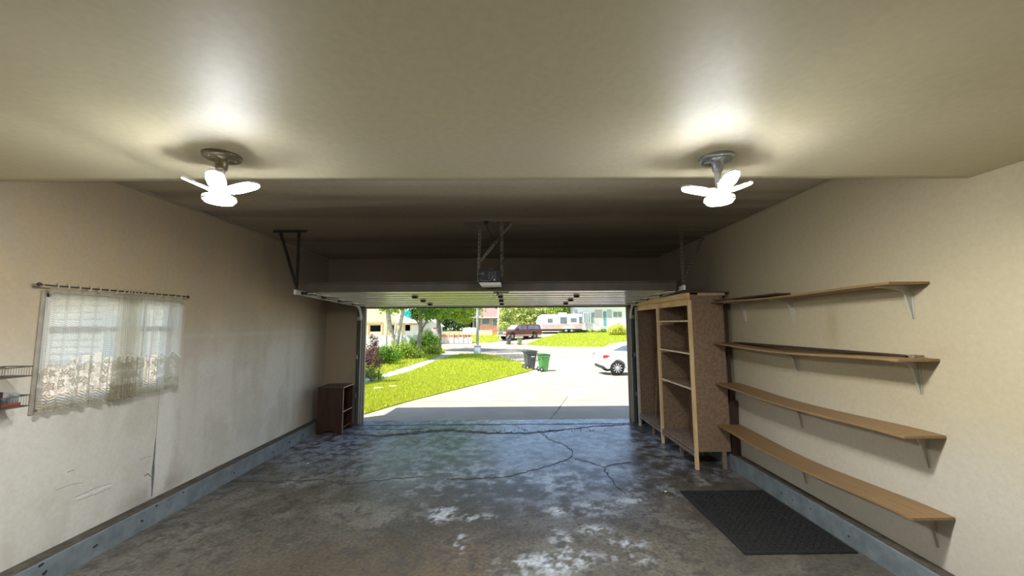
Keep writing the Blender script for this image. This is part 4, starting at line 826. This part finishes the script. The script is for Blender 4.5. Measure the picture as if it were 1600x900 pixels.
x, y = gr(828, 577.5); cart(x, y, 1.10, .60, .30, M['bin_grey'], M['bin_grey'], 'charcoal wheelie bin at the driveway edge, left of the green one')
x, y = gr(849.5, 580); cart(x, y, .95, .50, .30, M['bin_green'], M['bin_green_dark'], 'green wheelie bin at the driveway edge right of the charcoal one', False)
x, y = gr(795, 538); cart(x, y, .80, .55, .3, M['bin_grey'], M['bin_grey'], 'small distant charcoal bin by the front of the maroon pickup')
x, y = gr(812, 538.5); cart(x, y, .80, .5, .3, mat('olive_plastic', (.26,.32,.10), None, 5, .5), M['bin_green_dark'], 'small distant olive green bin beside the maroon pickup', False)

# cars
def wheel(t, x, y, z, r, sy, rim, spokes=10, wd=.21):
    w_ = MB().lathe((x, y, z), [(r*.66,-wd/2),(r*.97,-wd/2),(r,-wd/2+.03),(r,wd/2-.03),(r*.97,wd/2),(r*.66,wd/2)], 32, 'Y').build('wheel', M['rubber'], t)
    b = MB(); yo = y+sy*(wd/2-.0); b.lathe((x, yo-sy*.03, z), [(r*.60,-.02),(r*.72,-.02),(r*.72,.025),(r*.60,.02)], 32, 'Y')
    for k in range(spokes):
        a = 2*math.pi*k/spokes; c_, s__ = math.cos(a), math.sin(a); b.bar((x+c_*r*.08, yo-sy*.01, z+s__*r*.08), (x+c_*r*.66, yo-sy*.005, z+s__*r*.66), r*.10, .03, (0, 1, 0))
    b.lathe((x, yo-sy*.01, z), [(0,-.02),(r*.15,-.02),(r*.15,.02),(0,.02)], 14, 'Y'); b.build('rim', rim, w_)
    MB().lathe((x, y, z), [(0,-wd*.3),(r*.62,-wd*.3),(r*.62,wd*.3),(0,wd*.3)], 24, 'Y').build('brake_disc', M['dark_steel'], w_)
def arch(cx, r, n=9): return [(cx-r*math.cos(math.pi*i/(n-1)), .30+r*math.sin(math.pi*i/(n-1))) for i in range(n)]
M['whitecar'] = mat('white_car_paint', (.80,.80,.81), None, 3, .2); M['carglass'] = mat('dark_car_glass', (.10,.13,.16), (.16,.20,.24), 3, .08); M['alloy'] = mat('alloy_silver', (.62,.62,.63), None, 10, .3, metal=.5); M['redlens'] = mat('red_lens', (.60,.03,.02), None, 6, .2)
def bodyshell(t, poly, W_, mt, tuck=.0, bevel=.05, nm='body'):
    # side profile lofted across the width, outer skins drawn in
    n = len(poly); cx_ = sum(p[0] for p in poly)/n; secs = [(-W_/2, .955, -.0), (-W_/2+.07, .99, 0), (-W_*.25, 1.0, .0), (W_*.25, 1.0, 0), (W_/2-.07, .99, 0), (W_/2, .955, 0)]; V = []
    for yv, sc, _ in secs:
        for (a_, b_) in poly: V.append((cx_+(a_-cx_)*sc, yv, b_ if b_ < .75 else .75+(b_-.75)*(1-(1-sc)*1.6)))
    Fc = [(i*n+j, i*n+(j+1)%n, (i+1)*n+(j+1)%n, (i+1)*n+j) for i in range(len(secs)-1) for j in range(n)]+[tuple(range(n-1, -1, -1)), tuple(range((len(secs)-1)*n, len(secs)*n))]
    return MB().add(V, Fc).build(nm, mt, t, bevel=bevel, seg=3)
def cabin(t, base, top, Wb, Wt, mt, nm, bevel=.03):
    n = len(base); V = [(a_, -Wb/2, b_) for a_, b_ in base]+[(a_, -Wt/2, b_) for a_, b_ in top]+[(a_, Wt/2, b_) for a_, b_ in reversed(top)]+[(a_, Wb/2, b_) for a_, b_ in reversed(base)]
    return V
# white sedan: +x is the nose; only its tail is in view
xw, yw = gr(963, 586); ca = thing('white_sedan', (xw+2.62-.0, yw+.86, g(yw)), 'white sedan parked across the driveway, its tail showing at the right jamb', 'car', R(2))
# local: rear wheel at x=-1.30-1.32
rwx, fwx, wr = -2.62+1.28-1.28, .08, .325
rwx = -2.62; fwx = .05
poly = [(-3.42,.38),(-3.50,.55),(-3.48,.75),(-3.40,.95),(-3.28,1.02),(-2.75,1.06),(-.3,.98),(.55,.88),(.95,.72),(1.02,.50),(.98,.30)]+[(a_, b_) for a_, b_ in reversed(arch(fwx, .39))]+[(-.7,.22),(-1.8,.22)]+[(a_, b_) for a_, b_ in reversed(arch(rwx, .39))]+[(-3.3,.26)]
TX = lambda a_: rwx+(a_-rwx)*.76 if a_ < rwx else a_
poly = [(TX(a_) if b_ > .5 or a_ < rwx-.4 else a_, b_) for a_, b_ in poly]
bodyshell(ca, poly, 1.78, M['whitecar'], bevel=.04)
roof = [(-3.15,1.03),(-2.45,1.33),(-1.9,1.43),(-1.2,1.45),(-.75,1.38),(.15,.98)]
def greenhouse(t, pts, zb, Wb, Wt, mt, nm):
    top = [p for p in pts]; n = len(top); V = []
    for yv, f_ in ((-1, 0), (-1, 1), (1, 1), (1, 0)):
        for i, (a_, b_) in enumerate(top):
            hh = (b_-zb)/(max(p[1] for p in pts)-zb); wv = Wb/2+(Wt/2-Wb/2)*hh; V.append((a_, yv*wv*(1 if f_ == 0 else .93), b_ if f_ else b_-.02))
    Fc = [(i*n+j, i*n+j+1, (i+1)*n+j+1, (i+1)*n+j) for i in range(3) for j in range(n-1)]+[tuple(range(n)), tuple(range(4*n-1, 3*n-1, -1))]
    return MB().add(V, Fc).build(nm, mt, t, bevel=.02)
greenhouse(ca, [(TX(a_), b_) for a_, b_ in roof], 1.0, 1.62, 1.20, M['whitecar'], 'roof')
for sy in (-1, 1):
    MB().add([(x_, sy*y_, z_) for x_, y_, z_ in ((-2.80,.775,1.10),(-2.30,.70,1.30),(-1.85,.655,1.37),(-1.62,.655,1.37),(-1.62,.79,1.06),(-2.80,.762,1.10),(-2.30,.685,1.30),(-1.85,.64,1.37),(-1.62,.64,1.37),(-1.62,.775,1.06))], [(0,1,2,3,4),(9,8,7,6,5),(0,5,6,1),(1,6,7,2),(2,7,8,3),(3,8,9,4),(4,9,5,0)]).build('rear_side_window', M['carglass'], ca)
    MB().add([(x_, sy*y_, z_) for x_, y_, z_ in ((-1.56,.79,1.06),(-1.56,.655,1.37),(-.85,.67,1.34),(-.05,.785,1.02),(-1.56,.775,1.06),(-1.56,.64,1.37),(-.85,.655,1.34),(-.05,.77,1.02))], [(0,1,2,3),(7,6,5,4),(0,4,5,1),(1,5,6,2),(2,6,7,3),(3,7,4,0)]).build('front_side_window', M['carglass'], ca)
    for xx in (rwx, fwx): wheel(ca, xx, sy*.79, wr, wr, sy, M['alloy'])
    MB().prism([(TX(a_), b_) for a_, b_ in ((-3.47,.80),(-3.43,.90),(-3.28,.92),(-3.02,.865),(-3.25,.78),(-3.42,.76))], sy*.80, sy*.895, 'Y').build('tail_light', M['redlens'], ca, bevel=.008)
    MB().box(-2.05, -1.87, sy*.885, sy*.90, .80, .83).build('door_handle', M['alloy'], ca, bevel=.005)
MB().box(TX(-3.46), TX(-3.30), -.7, .7, .26, .40).build('lower_bumper', M['dark_steel'], ca, bevel=.03)
MB().prism([(TX(a_), b_) for a_, b_ in ((-3.46,.36),(-3.49,.44),(-3.38,.34),(-3.20,.28),(-3.3,.26))], -.885, -.80, 'Y').build('bumper_insert', M['dark_steel'], ca)

# maroon pickup with a canopy, nose towards the lower left
xc_, yc_ = gr(812, 530); pu = thing('maroon_pickup', (1.30, 47.6, g(47.2)), 'maroon pickup with a matching canopy parked nose to the street', 'car', R(180+34))
M['maroon'] = mat('maroon_paint', (.13,.025,.025), (.17,.04,.035), 3, .25); M['beige'] = mat('beige_trim', (.50,.42,.32), None, 3, .5); M['chrome'] = mat('chrome', (.8,.8,.8), None, 3, .15, metal=.8)
poly = [(-2.75,.55),(-2.78,.80),(-2.75,1.12),(.75,1.14),(1.5,1.12),(2.45,1.02),(2.62,.90),(2.65,.55),(2.45,.42)]+list(reversed([(a_, b_+.12) for a_, b_ in arch(1.75, .46)]))+[(.9,.36),(-.9,.36)]+list(reversed([(a_, b_+.12) for a_, b_ in arch(-1.6, .46)]))+[(-2.6,.42)]
bodyshell(pu, poly, 1.95, M['maroon'], bevel=.04)
greenhouse(pu, [(-2.72,1.12),(-2.60,1.72),(-2.3,1.80),(.1,1.82),(.55,1.74),(1.40,1.13)], 1.1, 1.80, 1.45, M['maroon'], 'cab_and_canopy')
def pane3(t, q, nm, mt, th=.012):
    a_, b_, c_ = Vector(q[0]), Vector(q[1]), Vector(q[2]); nr = (b_-a_).cross(c_-a_).normalized()*th; V = [tuple(Vector(p)+nr) for p in q]+[tuple(Vector(p)-nr) for p in q]; n = len(q)
    return MB().add(V, [tuple(range(n)), tuple(range(2*n-1, n-1, -1))]+[(i, (i+1)%n, n+(i+1)%n, n+i) for i in range(n)]).build(nm, mt, t)
M['skyglass'] = mat('pale_windscreen', (.25,.36,.42), (.35,.46,.5), 2, .08)
pane3(pu, [(.62,-.66,1.73),(1.36,-.80,1.20),(1.36,.80,1.20),(.62,.66,1.73)], 'windscreen', M['skyglass'], .03)
for sy in (-1, 1):
    for q_, nm in ((((.48,1.70),(1.12,1.22),(.30,1.20),(.30,1.70)), 'side_window'), (((.20,1.70),(.20,1.20),(-.45,1.20),(-.45,1.70)), 'side_window'), (((-.72,1.68),(-.72,1.22),(-2.55,1.24),(-2.42,1.66)), 'canopy_window')):
        pane3(pu, [(a_, sy*(.90-(b_-1.12)*.27), b_) for a_, b_ in q_], nm, M['carglass'], .02)
    for xx in (1.75, -1.6): wheel(pu, xx, sy*.86, .40, .40, sy, M['beige'], 8, .26)
    MB().box(-2.6, 2.4, sy*.965, sy*.985, .44, .60).build('lower_trim', M['beige'], pu)
    MB().box(2.50, 2.68, sy*.55, sy*.90, .74, .95).build('headlight', M['chrome'], pu, bevel=.02)
    MB().box(.9, 1.05, sy*.95, sy*1.20, 1.14, 1.34).build('mirror', M['black'], pu, bevel=.02)
MB().box(2.60, 2.72, -.52, .52, .66, .98).build('grille', M['chrome'], pu, bevel=.02)
for i in range(2):
    for j in range(2): MB().box(2.71, 2.73, -.44+j*.47, -.03+j*.47, .70+i*.13, .80+i*.13).build('grille_opening', M['black'], pu)
MB().box(2.60, 2.80, -.95, .95, .44, .62).build('front_bumper', M['chrome'], pu, bevel=.03)

# white travel trailer
tt = thing('travel_trailer', (7.0, 54.5, g(54.5)), 'white travel trailer with a maroon stripe parked behind the pickup', 'trailer', R(4))
M['trailer'] = mat('trailer_white', (.74,.74,.77), (.70,.70,.72), 2, .4); M['stripe'] = mat('faded_maroon_stripe', (.50,.33,.33), (.55,.40,.39), 2, .5)
MB().prism([(-2.75,.55),(-3.05,1.1),(-3.05,1.7),(-2.7,2.35),(-2.4,2.55),(3.0,2.62),(3.1,2.5),(3.1,.55)], -1.2, 1.2, 'Y').build('body', M['trailer'], tt, bevel=.06)
MB().box(-2.55, 3.08, -1.215, -1.2, .62, 1.18).build('lower_stripe', M['stripe'], tt); MB().box(-2.9, 3.08, -1.212, -1.2, 1.18, 1.22).build('trim_line', mat('tan_line', (.5,.4,.3), None, 2, .5), tt)
MB().box(-2.5, 3.0, -1.0, 1.0, .30, .56).build('chassis', M['dark_steel'], tt)
for x0, x1, z0, z1 in ((-1.75,-1.15,1.5,1.95), (.0,.85,1.35,2.15), (1.45,2.2,1.55,2.0), (2.62,2.98,1.35,2.2)):
    f_ = MB().box(x0-.05, x1+.05, -1.235, -1.2, z0-.05, z1+.05).build('window', mat('window_rim', (.3,.3,.32), None, 3, .4), tt); MB().box(x0, x1, -1.245, -1.23, z0, z1).build('pane', M['carglass'], f_)
MB().box(-1.0, -.5, -1.212, -1.2, 1.66, 1.72).build('emblem', M['galv'], tt)
MB().box(.0, 1.1, -.4, .4, 2.58, 2.85).build('roof_unit', M['white'], tt, bevel=.06)
for xx in (.75, 1.55): wheel(tt, xx, -1.1, .36, .36, -1, M['white'], 6)
MB().prism([(.25,.6),(.4,.85),(.75,.95),(1.55,.95),(1.95,.85),(2.05,.6)], -1.25, -1.2, 'Y').build('fender', M['trailer'], tt)
MB().bar((-2.7,0,.5), (-4.1,0,.5), .12, .1).build('tow_bar', M['dark_steel'], tt); MB().lathe((-3.6,0,.55), [(0,0),(.16,0),(.16,.5),(.1,.6),(0,.6)], 16).build('gas_bottle', M['white'], tt)
MB().box(-2.5, -2.0, -1.26, -1.2, .62, .95).build('hatch', mat('hatch_tan', (.55,.42,.35), None, 3, .5), tt)

# houses
M['sid_w'] = mat('white_siding', (.86,.85,.82), (.82,.81,.78), 3, .7); M['roofb'] = mat('brown_shingles', (.22,.17,.14), (.30,.24,.20), 6, .9); M['winframe'] = mat('window_white', (.82,.82,.80), None, 3, .5); M['winglass'] = mat('house_glass', (.16,.20,.20), (.25,.30,.29), 2, .1)
def win(par, x0, x1, z0, z1, y, glass=None, nm='window', fr=.07, mul=0):
    f_ = MB().box(x0-fr, x1+fr, y-.07, y+.02, z0-fr, z1+fr).build(nm, M['winframe'], par); MB().box(x0, x1, y-.09, y-.06, z0, z1).build('pane', glass or M['winglass'], f_)
    for k in range(mul): xm = x0+(x1-x0)*(k+1)/(mul+1); MB().box(xm-.03, xm+.03, y-.11, y-.05, z0, z1).build('mullion', M['winframe'], f_)
    return f_
HY = 57.0; gz = g(HY)-.1
hs = thing('bungalow', (17, HY, gz), 'white bungalow with a teal front door beyond the far lawn', 'house')
def hx(px): return at(px, 500, Y=HY).x-17
def hz(py): return at(930, py, Y=HY).z-gz
x0h = hx(899); MB().box(x0h, 11, 0, 8, -.4, 4.2).build('wall', M['sid_w'], hs)
for k in range(12): MB().box(x0h-.01, 11, -.02, 0, k*.20, k*.20+.015).build('siding_board', M['sid_w'], hs)
MB().prism([(x0h-.7,4.15),(11.7,4.15),(11.7,4.3),(6,6.1),(x0h+5,6.1),(x0h-.7,4.3)], -.7, 8.7, 'Y').build('roof', M['roofb'], hs); MB().box(x0h-.75, 11.75, -.78, -.7, 4.1, 4.32).build('fascia', M['winframe'], hs)
PG = mat('pinkish_grey_panel', (.50,.44,.43), (.56,.50,.48), 4, .8); PT = mat('taupe_brick', (.48,.40,.36), (.58,.50,.45), 12, .9); TL = mat('teal_paint', (.12,.34,.36), None, 3, .5); PS = mat('sage_panel', (.50,.52,.49), None, 4, .8)
MB().box(hx(896.4), hx(902.6), -.05, .01, hz(497.5), hz(483)).build('shutter_panel', PG, hs)
win(hs, hx(905.4), hx(910), hz(504), hz(488.5), 0, mat('curtained_glass', (.55,.55,.50), (.35,.37,.33), 3, .2), mul=0)
win(hs, hx(912), hx(921.5), hz(504), hz(489), -.25, mul=2, fr=.1); win(hs, hx(924), hx(928.8), hz(504), hz(488.5), 0, mat('teal_glass', (.22,.34,.34), None, 3, .15))
MB().box(hx(929.8), hx(941), -.04, .01, hz(508), hz(484)).build('brick_panel', PT, hs)
d_ = MB().box(hx(942.6), hx(947.4), -.06, .02, hz(510), hz(486.5)).build('front_door', TL, hs); MB().box(hx(943.8), hx(945.4), -.08, -.05, hz(500), hz(490)).build('door_window', M['winglass'], d_)
MB().box(hx(948.5), hx(956), -.04, .01, hz(497), hz(484)).build('shutter_panel', PS, hs); win(hs, hx(958.5), hx(971.5), hz(496), hz(487.5), 0, mul=1)
MB().box(hx(937), hx(949), -1.4, 0, -.5, hz(511)).build('porch_step', M['walk'], hs)
pc = thing('porch_chair', (17+hx(937), HY-1.0, gz+hz(511)), 'small white chair by the teal front door', 'chair'); MB().box(-.25,.25,-.25,.25,.38,.44).build('seat', M['white'], pc); MB().box(-.25,.25,.2,.25,.44,.95).build('backrest', M['white'], pc)
for sx in (-.22, .19):
    for sy in (-.23, .2): MB().box(sx, sx+.03, sy, sy+.03, 0, .38).build('leg', M['white'], pc)
# planting in front of the bungalow
for i, (px, w, h, mt_) in enumerate(((884, 1.3, .7, G3), (900, 1.2, .6, G3), (910, 1.2, .5, G1), (923, 1.0, .8, G3), (934, 1.2, .5, G3), (947, 1.3, .7, G1))):
    bush(px, 520.0, w, h, ('pale flowering shrub at the trailer end of the bungalow bed', 'pale shrub under the left shutter panel', 'low dark plant under the bungalow picture window', 'pale leafy plant below the teal-tinted window', 'low pale plant beneath the brick panel', 'dark small bush before the teal front door')[i], mt_, 500, .09, nm='garden_plant', seed=70+i, cat='plant')
bush(966, 524.0, 2.6, 1.75, 'large yellow-green bush at the right end of the far lawn', GYL, 2600, .10, seed=80)

# pink-roofed house and its fence
h2 = thing('pink_roofed_house', (-3.4, 58, g(58)), 'low house with a faded pink roof left of the utility post', 'house')
MB().box(-2.0, 2.9, 0, 6, -.3, 2.2).build('wall', mat('tan_stucco', (.52,.42,.34), (.45,.36,.30), 3, .9), h2); MB().prism([(-2.6,2.1),(3.5,2.1),(1.3,3.5),(-.6,3.5)], -.7, 6.5, 'Y').build('roof', mat('pink_shingle', (.62,.38,.36), (.55,.33,.31), 8, .9), h2)
MB().prism([(-2.6,2.02),(3.5,2.02),(3.5,2.12),(-2.6,2.12)], -.78, -.7, 'Y').build('fascia', M['winframe'], h2)
win(h2, -.6, .5, 1.1, 1.9, 0); win(h2, 1.0, 2.4, .9, 1.85, 0, mul=1); MB().box(-1.8, -1.0, -.05, 0, .2, 1.9).build('door', mat('dark_door', (.15,.1,.09), None, 3, .6), h2)
def picket(x0, x1, y, h, n, mt, label, gap=.35, rails=True, zo=0):
    t = thing('fence', ((x0+x1)/2, y, g(y)+zo), label, 'fence'); w = (x1-x0)/n
    for i in range(n):
        x = x0-(x0+x1)/2+i*w; MB().box(x, x+w*(1-gap), -.02, .02, .05, h*(.95+.1*((i*7)%3)/3)).build('picket', mt, t)
    for z in (h*.25, h*.8): MB().box(-(x1-x0)/2, (x1-x0)/2, .02, .06, z, z+.08).build('rail', mt, t)
    return t
M['redwood'] = mat('orange_red_fence_paint', (.50,.16,.08), (.58,.24,.14), 4, .8); M['palefence'] = mat('pale_fence_paint', (.66,.58,.48), (.6,.5,.4), 3, .8)
picket(-4.0, -1.35, 53.0, 1.25, 14, M['redwood'], 'orange-red picket fence in front of the pink-roofed house'); picket(-4.2, -2.2, 51.5, .75, 8, M['palefence'], 'low pale fence panel before the orange-red fence', .08)
picket(-6.2, -4.3, 52.5, 1.0, 7, M['white'], 'white board fence left of the orange-red fence', .05)

# construction site on the left: barrier, hoarding, half-built house
def panel_fence(x0, x1, y, mts, h, n, label, cat, nm, part):
    t = thing(nm, ((x0+x1)/2, y, g(y)), label, cat); w = (x1-x0)/n
    for i in range(n):
        x = -(x1-x0)/2+i*w; MB().box(x+.01, x+w-.01, -.03+.02*(i % 2), .03+.02*(i % 2), .02, h).build(part, mts[i % len(mts)], t)
    return t, w
bt, w = panel_fence(-7.9, -4.15, 44.0, [M['white'], mat('pinkish_white_panel', (.72,.66,.63), None, 3, .7)], 1.05, 7, 'white site barrier with an orange top band across the street', 'barrier', 'site_barrier', 'panel')
OR_ = mat('orange_band', (.80,.24,.06), (.70,.18,.05), 4, .6)
for i in range(7):
    x = -1.875+i*w; MB().box(x+.02, x+w-.02, -.07, -.03, .72, .95).build('orange_board', OR_, bt); MB().box(x, x+.06, -.1, .1, 0, 1.2).build('post', M['palefence'], bt)
for i in range(6): MB().box(-.2+i*.33, -.02+i*.33, -.09, -.065, .78, .88).build('dark_mark', M['dark_steel'], bt)
hb, w = panel_fence(-13.6, -7.4, 31.5, [mat('blue_white_hoarding', (.50,.56,.60), (.60,.64,.66), 2, .7), mat('pale_hoarding', (.56,.61,.62), (.62,.66,.67), 2, .7)], 1.62, 5, 'pale blue hoarding behind the birch tree', 'hoarding', 'site_hoarding', 'panel')
for i in range(6): MB().box(-3.1+i*w-.03, -3.1+i*w+.03, -.06, .04, 0, 1.66).build('post', M['galv'], hb)
HC = 42.0; gc = g(HC); ch = thing('half_built_house', (-14, HC, gc), 'half-built house with orange framing and dark window openings', 'house')
def qx(px): return at(px, 510, Y=HC).x+14
def qz(py): return at(620, py, Y=HC).z-gc
OSB = mat('osb_sheathing', (.62,.46,.32), (.70,.56,.42), 6, .9); OF = mat('orange_framing', (.68,.40,.20), (.60,.33,.15), 5, .8); WRAP = mat('house_wrap', (.74,.72,.70), (.68,.66,.65), 2, .7); DK = mat('dark_interior', (.012,.010,.010), None, 3, 1)
for a_, b_, z0, z1 in ((qx(545), qx(578), 0, 4.0), (qx(595), qx(608), 0, 4.0), (qx(616), qx(633), 0, 4.0), (qx(641), qx(654), 0, 2.55), (qx(578), qx(595), 0, qz(518)), (qx(608), qx(616), 0, qz(518)), (qx(633), qx(641), 0, qz(517)), (qx(578), qx(595), qz(508), 4.0), (qx(608), qx(616), qz(508), 4.0), (qx(633), qx(641), qz(507.5), 4.0)):
    MB().box(a_, b_, 0, .15, z0, z1).build('sheathing', OSB if a_ < qx(620) else WRAP, ch)
MB().box(qx(545), qx(654), 3.5, 3.6, 0, 4).build('rear_wall', DK, ch); MB().box(qx(545), qx(654), .15, 3.5, 4.0, 4.05).build('upper_floor', OSB, ch); MB().box(qx(653), qx(654), .15, 3.5, 0, 4.0).build('end_wall', OSB, ch)
for a_, b_ in ((qx(570), qx(596)), (qx(605), qx(618))): MB().box(a_, b_, -.06, 0, qz(505.5), qz(502.5)).build('header_beam', OF, ch)
for px in (570, 576, 597.5, 604.5, 618.5): MB().box(qx(px)-.06, qx(px)+.06, -.05, 0, qz(524), qz(503)).build('stud', OF, ch)
MB().box(qx(640), qx(652), -.08, 0, qz(508), qz(502)).build('wall_plate', OF, ch)
MB().prism([(qx(560), 4.05), (qx(640), 4.05), (qx(628), 6.3), (qx(560), 6.3)], .0, 3.4, 'Y').build('upper_storey', WRAP, ch)
MB().prism([(qx(620), 2.55), (qx(632), 3.2), (qx(655), 2.55), (qx(655), 2.45), (qx(620), 2.45)], -.5, 3.2, 'Y').build('porch_roof', M['winframe'], ch)
tp_ = thing('teal_tarp', (-14+qx(638), HC-.3, gc+qz(497)), 'bright teal tarp hanging on the half-built house', 'tarp')
b = MB(); nn = 9; V = []
for i in range(nn):
    for j in range(6): V.append((-.40+i*.10, .06*math.sin(i*1.9+j*.7), j*.17-.05*math.sin(i*.8)))
Fc = [(i*6+j, (i+1)*6+j, (i+1)*6+j+1, i*6+j+1) for i in range(nn-1) for j in range(5)]
o = b.add(V, Fc, True).build('sheet', mat('teal_sheet', (.0,.52,.50), (.0,.42,.42), 3, .5), tp_); md = o.modifiers.new('thick', 'SOLIDIFY'); md.thickness = .01
sh = thing('garden_shed', (-8.5, 43.5, g(43.5)), 'small white gabled shed seen between the tree trunks', 'shed')
MB().box(-1.1, .75, 0, 2, 0, 1.9).build('wall', M['sid_w'], sh); MB().prism([(-1.3,1.85),(-.18,2.65),(.95,1.85),(.95,1.95),(-.18,2.8),(-1.3,1.95)], -.3, 2.2, 'Y').build('roof', M['winframe'], sh)
MB().prism([(-1.1,1.9),(-.18,2.6),(.75,1.9)], -.01, .1, 'Y').build('gable', M['sid_w'], sh); win(sh, -.85, -.05, .75, 1.5, 0, mat('shed_glass', (.3,.34,.30), None, 3, .2)); MB().box(.08, .72, -.06, 0, .1, 1.7).build('door', mat('shed_door', (.5,.5,.48), (.35,.36,.36), 5, .6), sh); MB().box(.05, .75, -.09, -.05, 1.7, 1.8).build('lintel', mat('red_lintel', (.4,.1,.08), None, 3, .7), sh)

# tree belts behind everything
belt = ((-24,66,3.2,4.2,G1,'dark tree far left behind the half-built house'),(-13.5,62,3.0,3.4,G1,'dark tree behind the half-built house'),(-9.0,64,3.4,3.6,GD,'dark conifer mass behind the site barrier'),(-5.0,66,3.2,3.8,GD,'dark tree behind the pink-roofed house, left'),(-1.6,67,3.0,4.0,G3,'pale green tree behind the pink-roofed house, right'),
        (-.55,55.2,1.0,2.6,G3,'slender yellow-green tree beside the utility post'),(1.2,60.5,2.9,3.0,G3,'yellow-green tree above the cab of the pickup'),(4.2,61.5,3.0,3.0,G3,'bright bushy tree behind the pickup canopy'),(7.6,63,3.0,2.9,G2,'bushy tree behind the travel trailer'),(11.0,69,2.8,4.2,GD,'dark tree between trailer and bungalow'))
for i, (x, y, w, h, mt_, lb) in enumerate(belt):
    r_ = random.Random(i); tree('broad_tree', x, y, (([(0,0,-.2),(.1,0,1.5),(0,0,h)], .22, .1),), [(0,0,h*.75,w,w*.8,h*.6),(-w*.45,-.5,h*.45,w*.6,w*.5,h*.42),(w*.45,-.5,h*.5,w*.6,w*.5,h*.45),(r_.uniform(-.5,.5),-.8,h*1.25,w*.7,w*.6,h*.45),(0,-1.2,h*.30,w*.75,w*.4,h*.30)], 4200, .20, mt_, M['bark'], lb, seed=90+i)
# distant hazy ridge of trees and roofs
for i, (x, y, w, hh, lb) in enumerate(((-40, 95, 22, 5, 'wooded rise far off on the left'), (5, 105, 30, 5.5, 'wooded rise far off in the middle'), (52, 95, 24, 5, 'wooded rise far off on the right'))):
    t = thing('tree_belt', (x, y, g(y)), lb, 'trees'); leaves('foliage', [(-w*.6,0,hh*.5,w*.5,3,hh*.7),(0,0,hh*.55,w*.55,3,hh*.75),(w*.6,0,hh*.5,w*.5,3,hh*.7)], 5000, .5, GD if i != 1 else G1, t, 120+i, .1)

# neighbour's house seen through the lace, and an unseen tree added to block sun
nh = thing('neighbour_house', (-12, 9.2, -.1), 'pale-sided neighbouring house seen through the lace curtain', 'house')
MB().box(-8, 4.6, 0, 7, 0, 2.7).build('wall', M['sid_w'], nh); NS = mat('siding_shadow_line', (.5,.5,.52), None, 3, .8)
for k in range(17): MB().box(-8, 4.6, -.02, 0, k*.16, k*.16+.014).build('siding_board', NS, nh)
MB().prism([(-.6, 2.65), (-.6, 2.75), (3.4, 4.6), (7.6, 2.75), (7.6, 2.65)], -8.5, 5.1, 'X').build('roof', bpy.data.materials['pink_shingle'], nh)
MB().box(-8.5, 5.1, -.62, -.58, 2.58, 2.78).build('fascia', M['winframe'], nh)
for x0, x1, z0, z1 in ((-.2, .9, 1.0, 2.2), (2.6, 3.6, 1.2, 2.2), (-4.0, -2.6, 1.0, 2.2)): win(nh, x0, x1, z0, z1, 0, mat('bluish_glass', (.35,.45,.52), (.5,.58,.62), 2, .1), mul=1)
MB().box(-8, 4.6, -.05, 0, .0, 1.05).build('brick_base', mat('pale_brick', (.62,.48,.40), (.7,.58,.5), 8, .9), nh)
tree('sun_block_tree', -7.6, .4, (([(0,0,-.1),(.1,0,3),(.2,.1,6),(0,0,9)], .3, .12),), [(.3,.1,9.4,2.5,2.6,2.4),(-.8,1.2,8.6,1.8,1.8,1.6),(.6,-1.2,8.8,1.8,1.8,1.6),(.3,1.0,7.6,1.5,1.6,1.2)], 9000, .16, G1, M['bark'], 'tall unseen tree added to block sun from the lace-curtained window', seed=140, zb=-.1)
picket(-8.4, -5.4, 7.6, 1.3, 14, M['palefence'], 'pale picket fence outside the left window', .3)
gs = gpoly('side_yard', [(-60, -30), (XL-.16, -30), (XL-.16, 7.47), (-60, 7.47)], -.10, .2, M['yblind'])
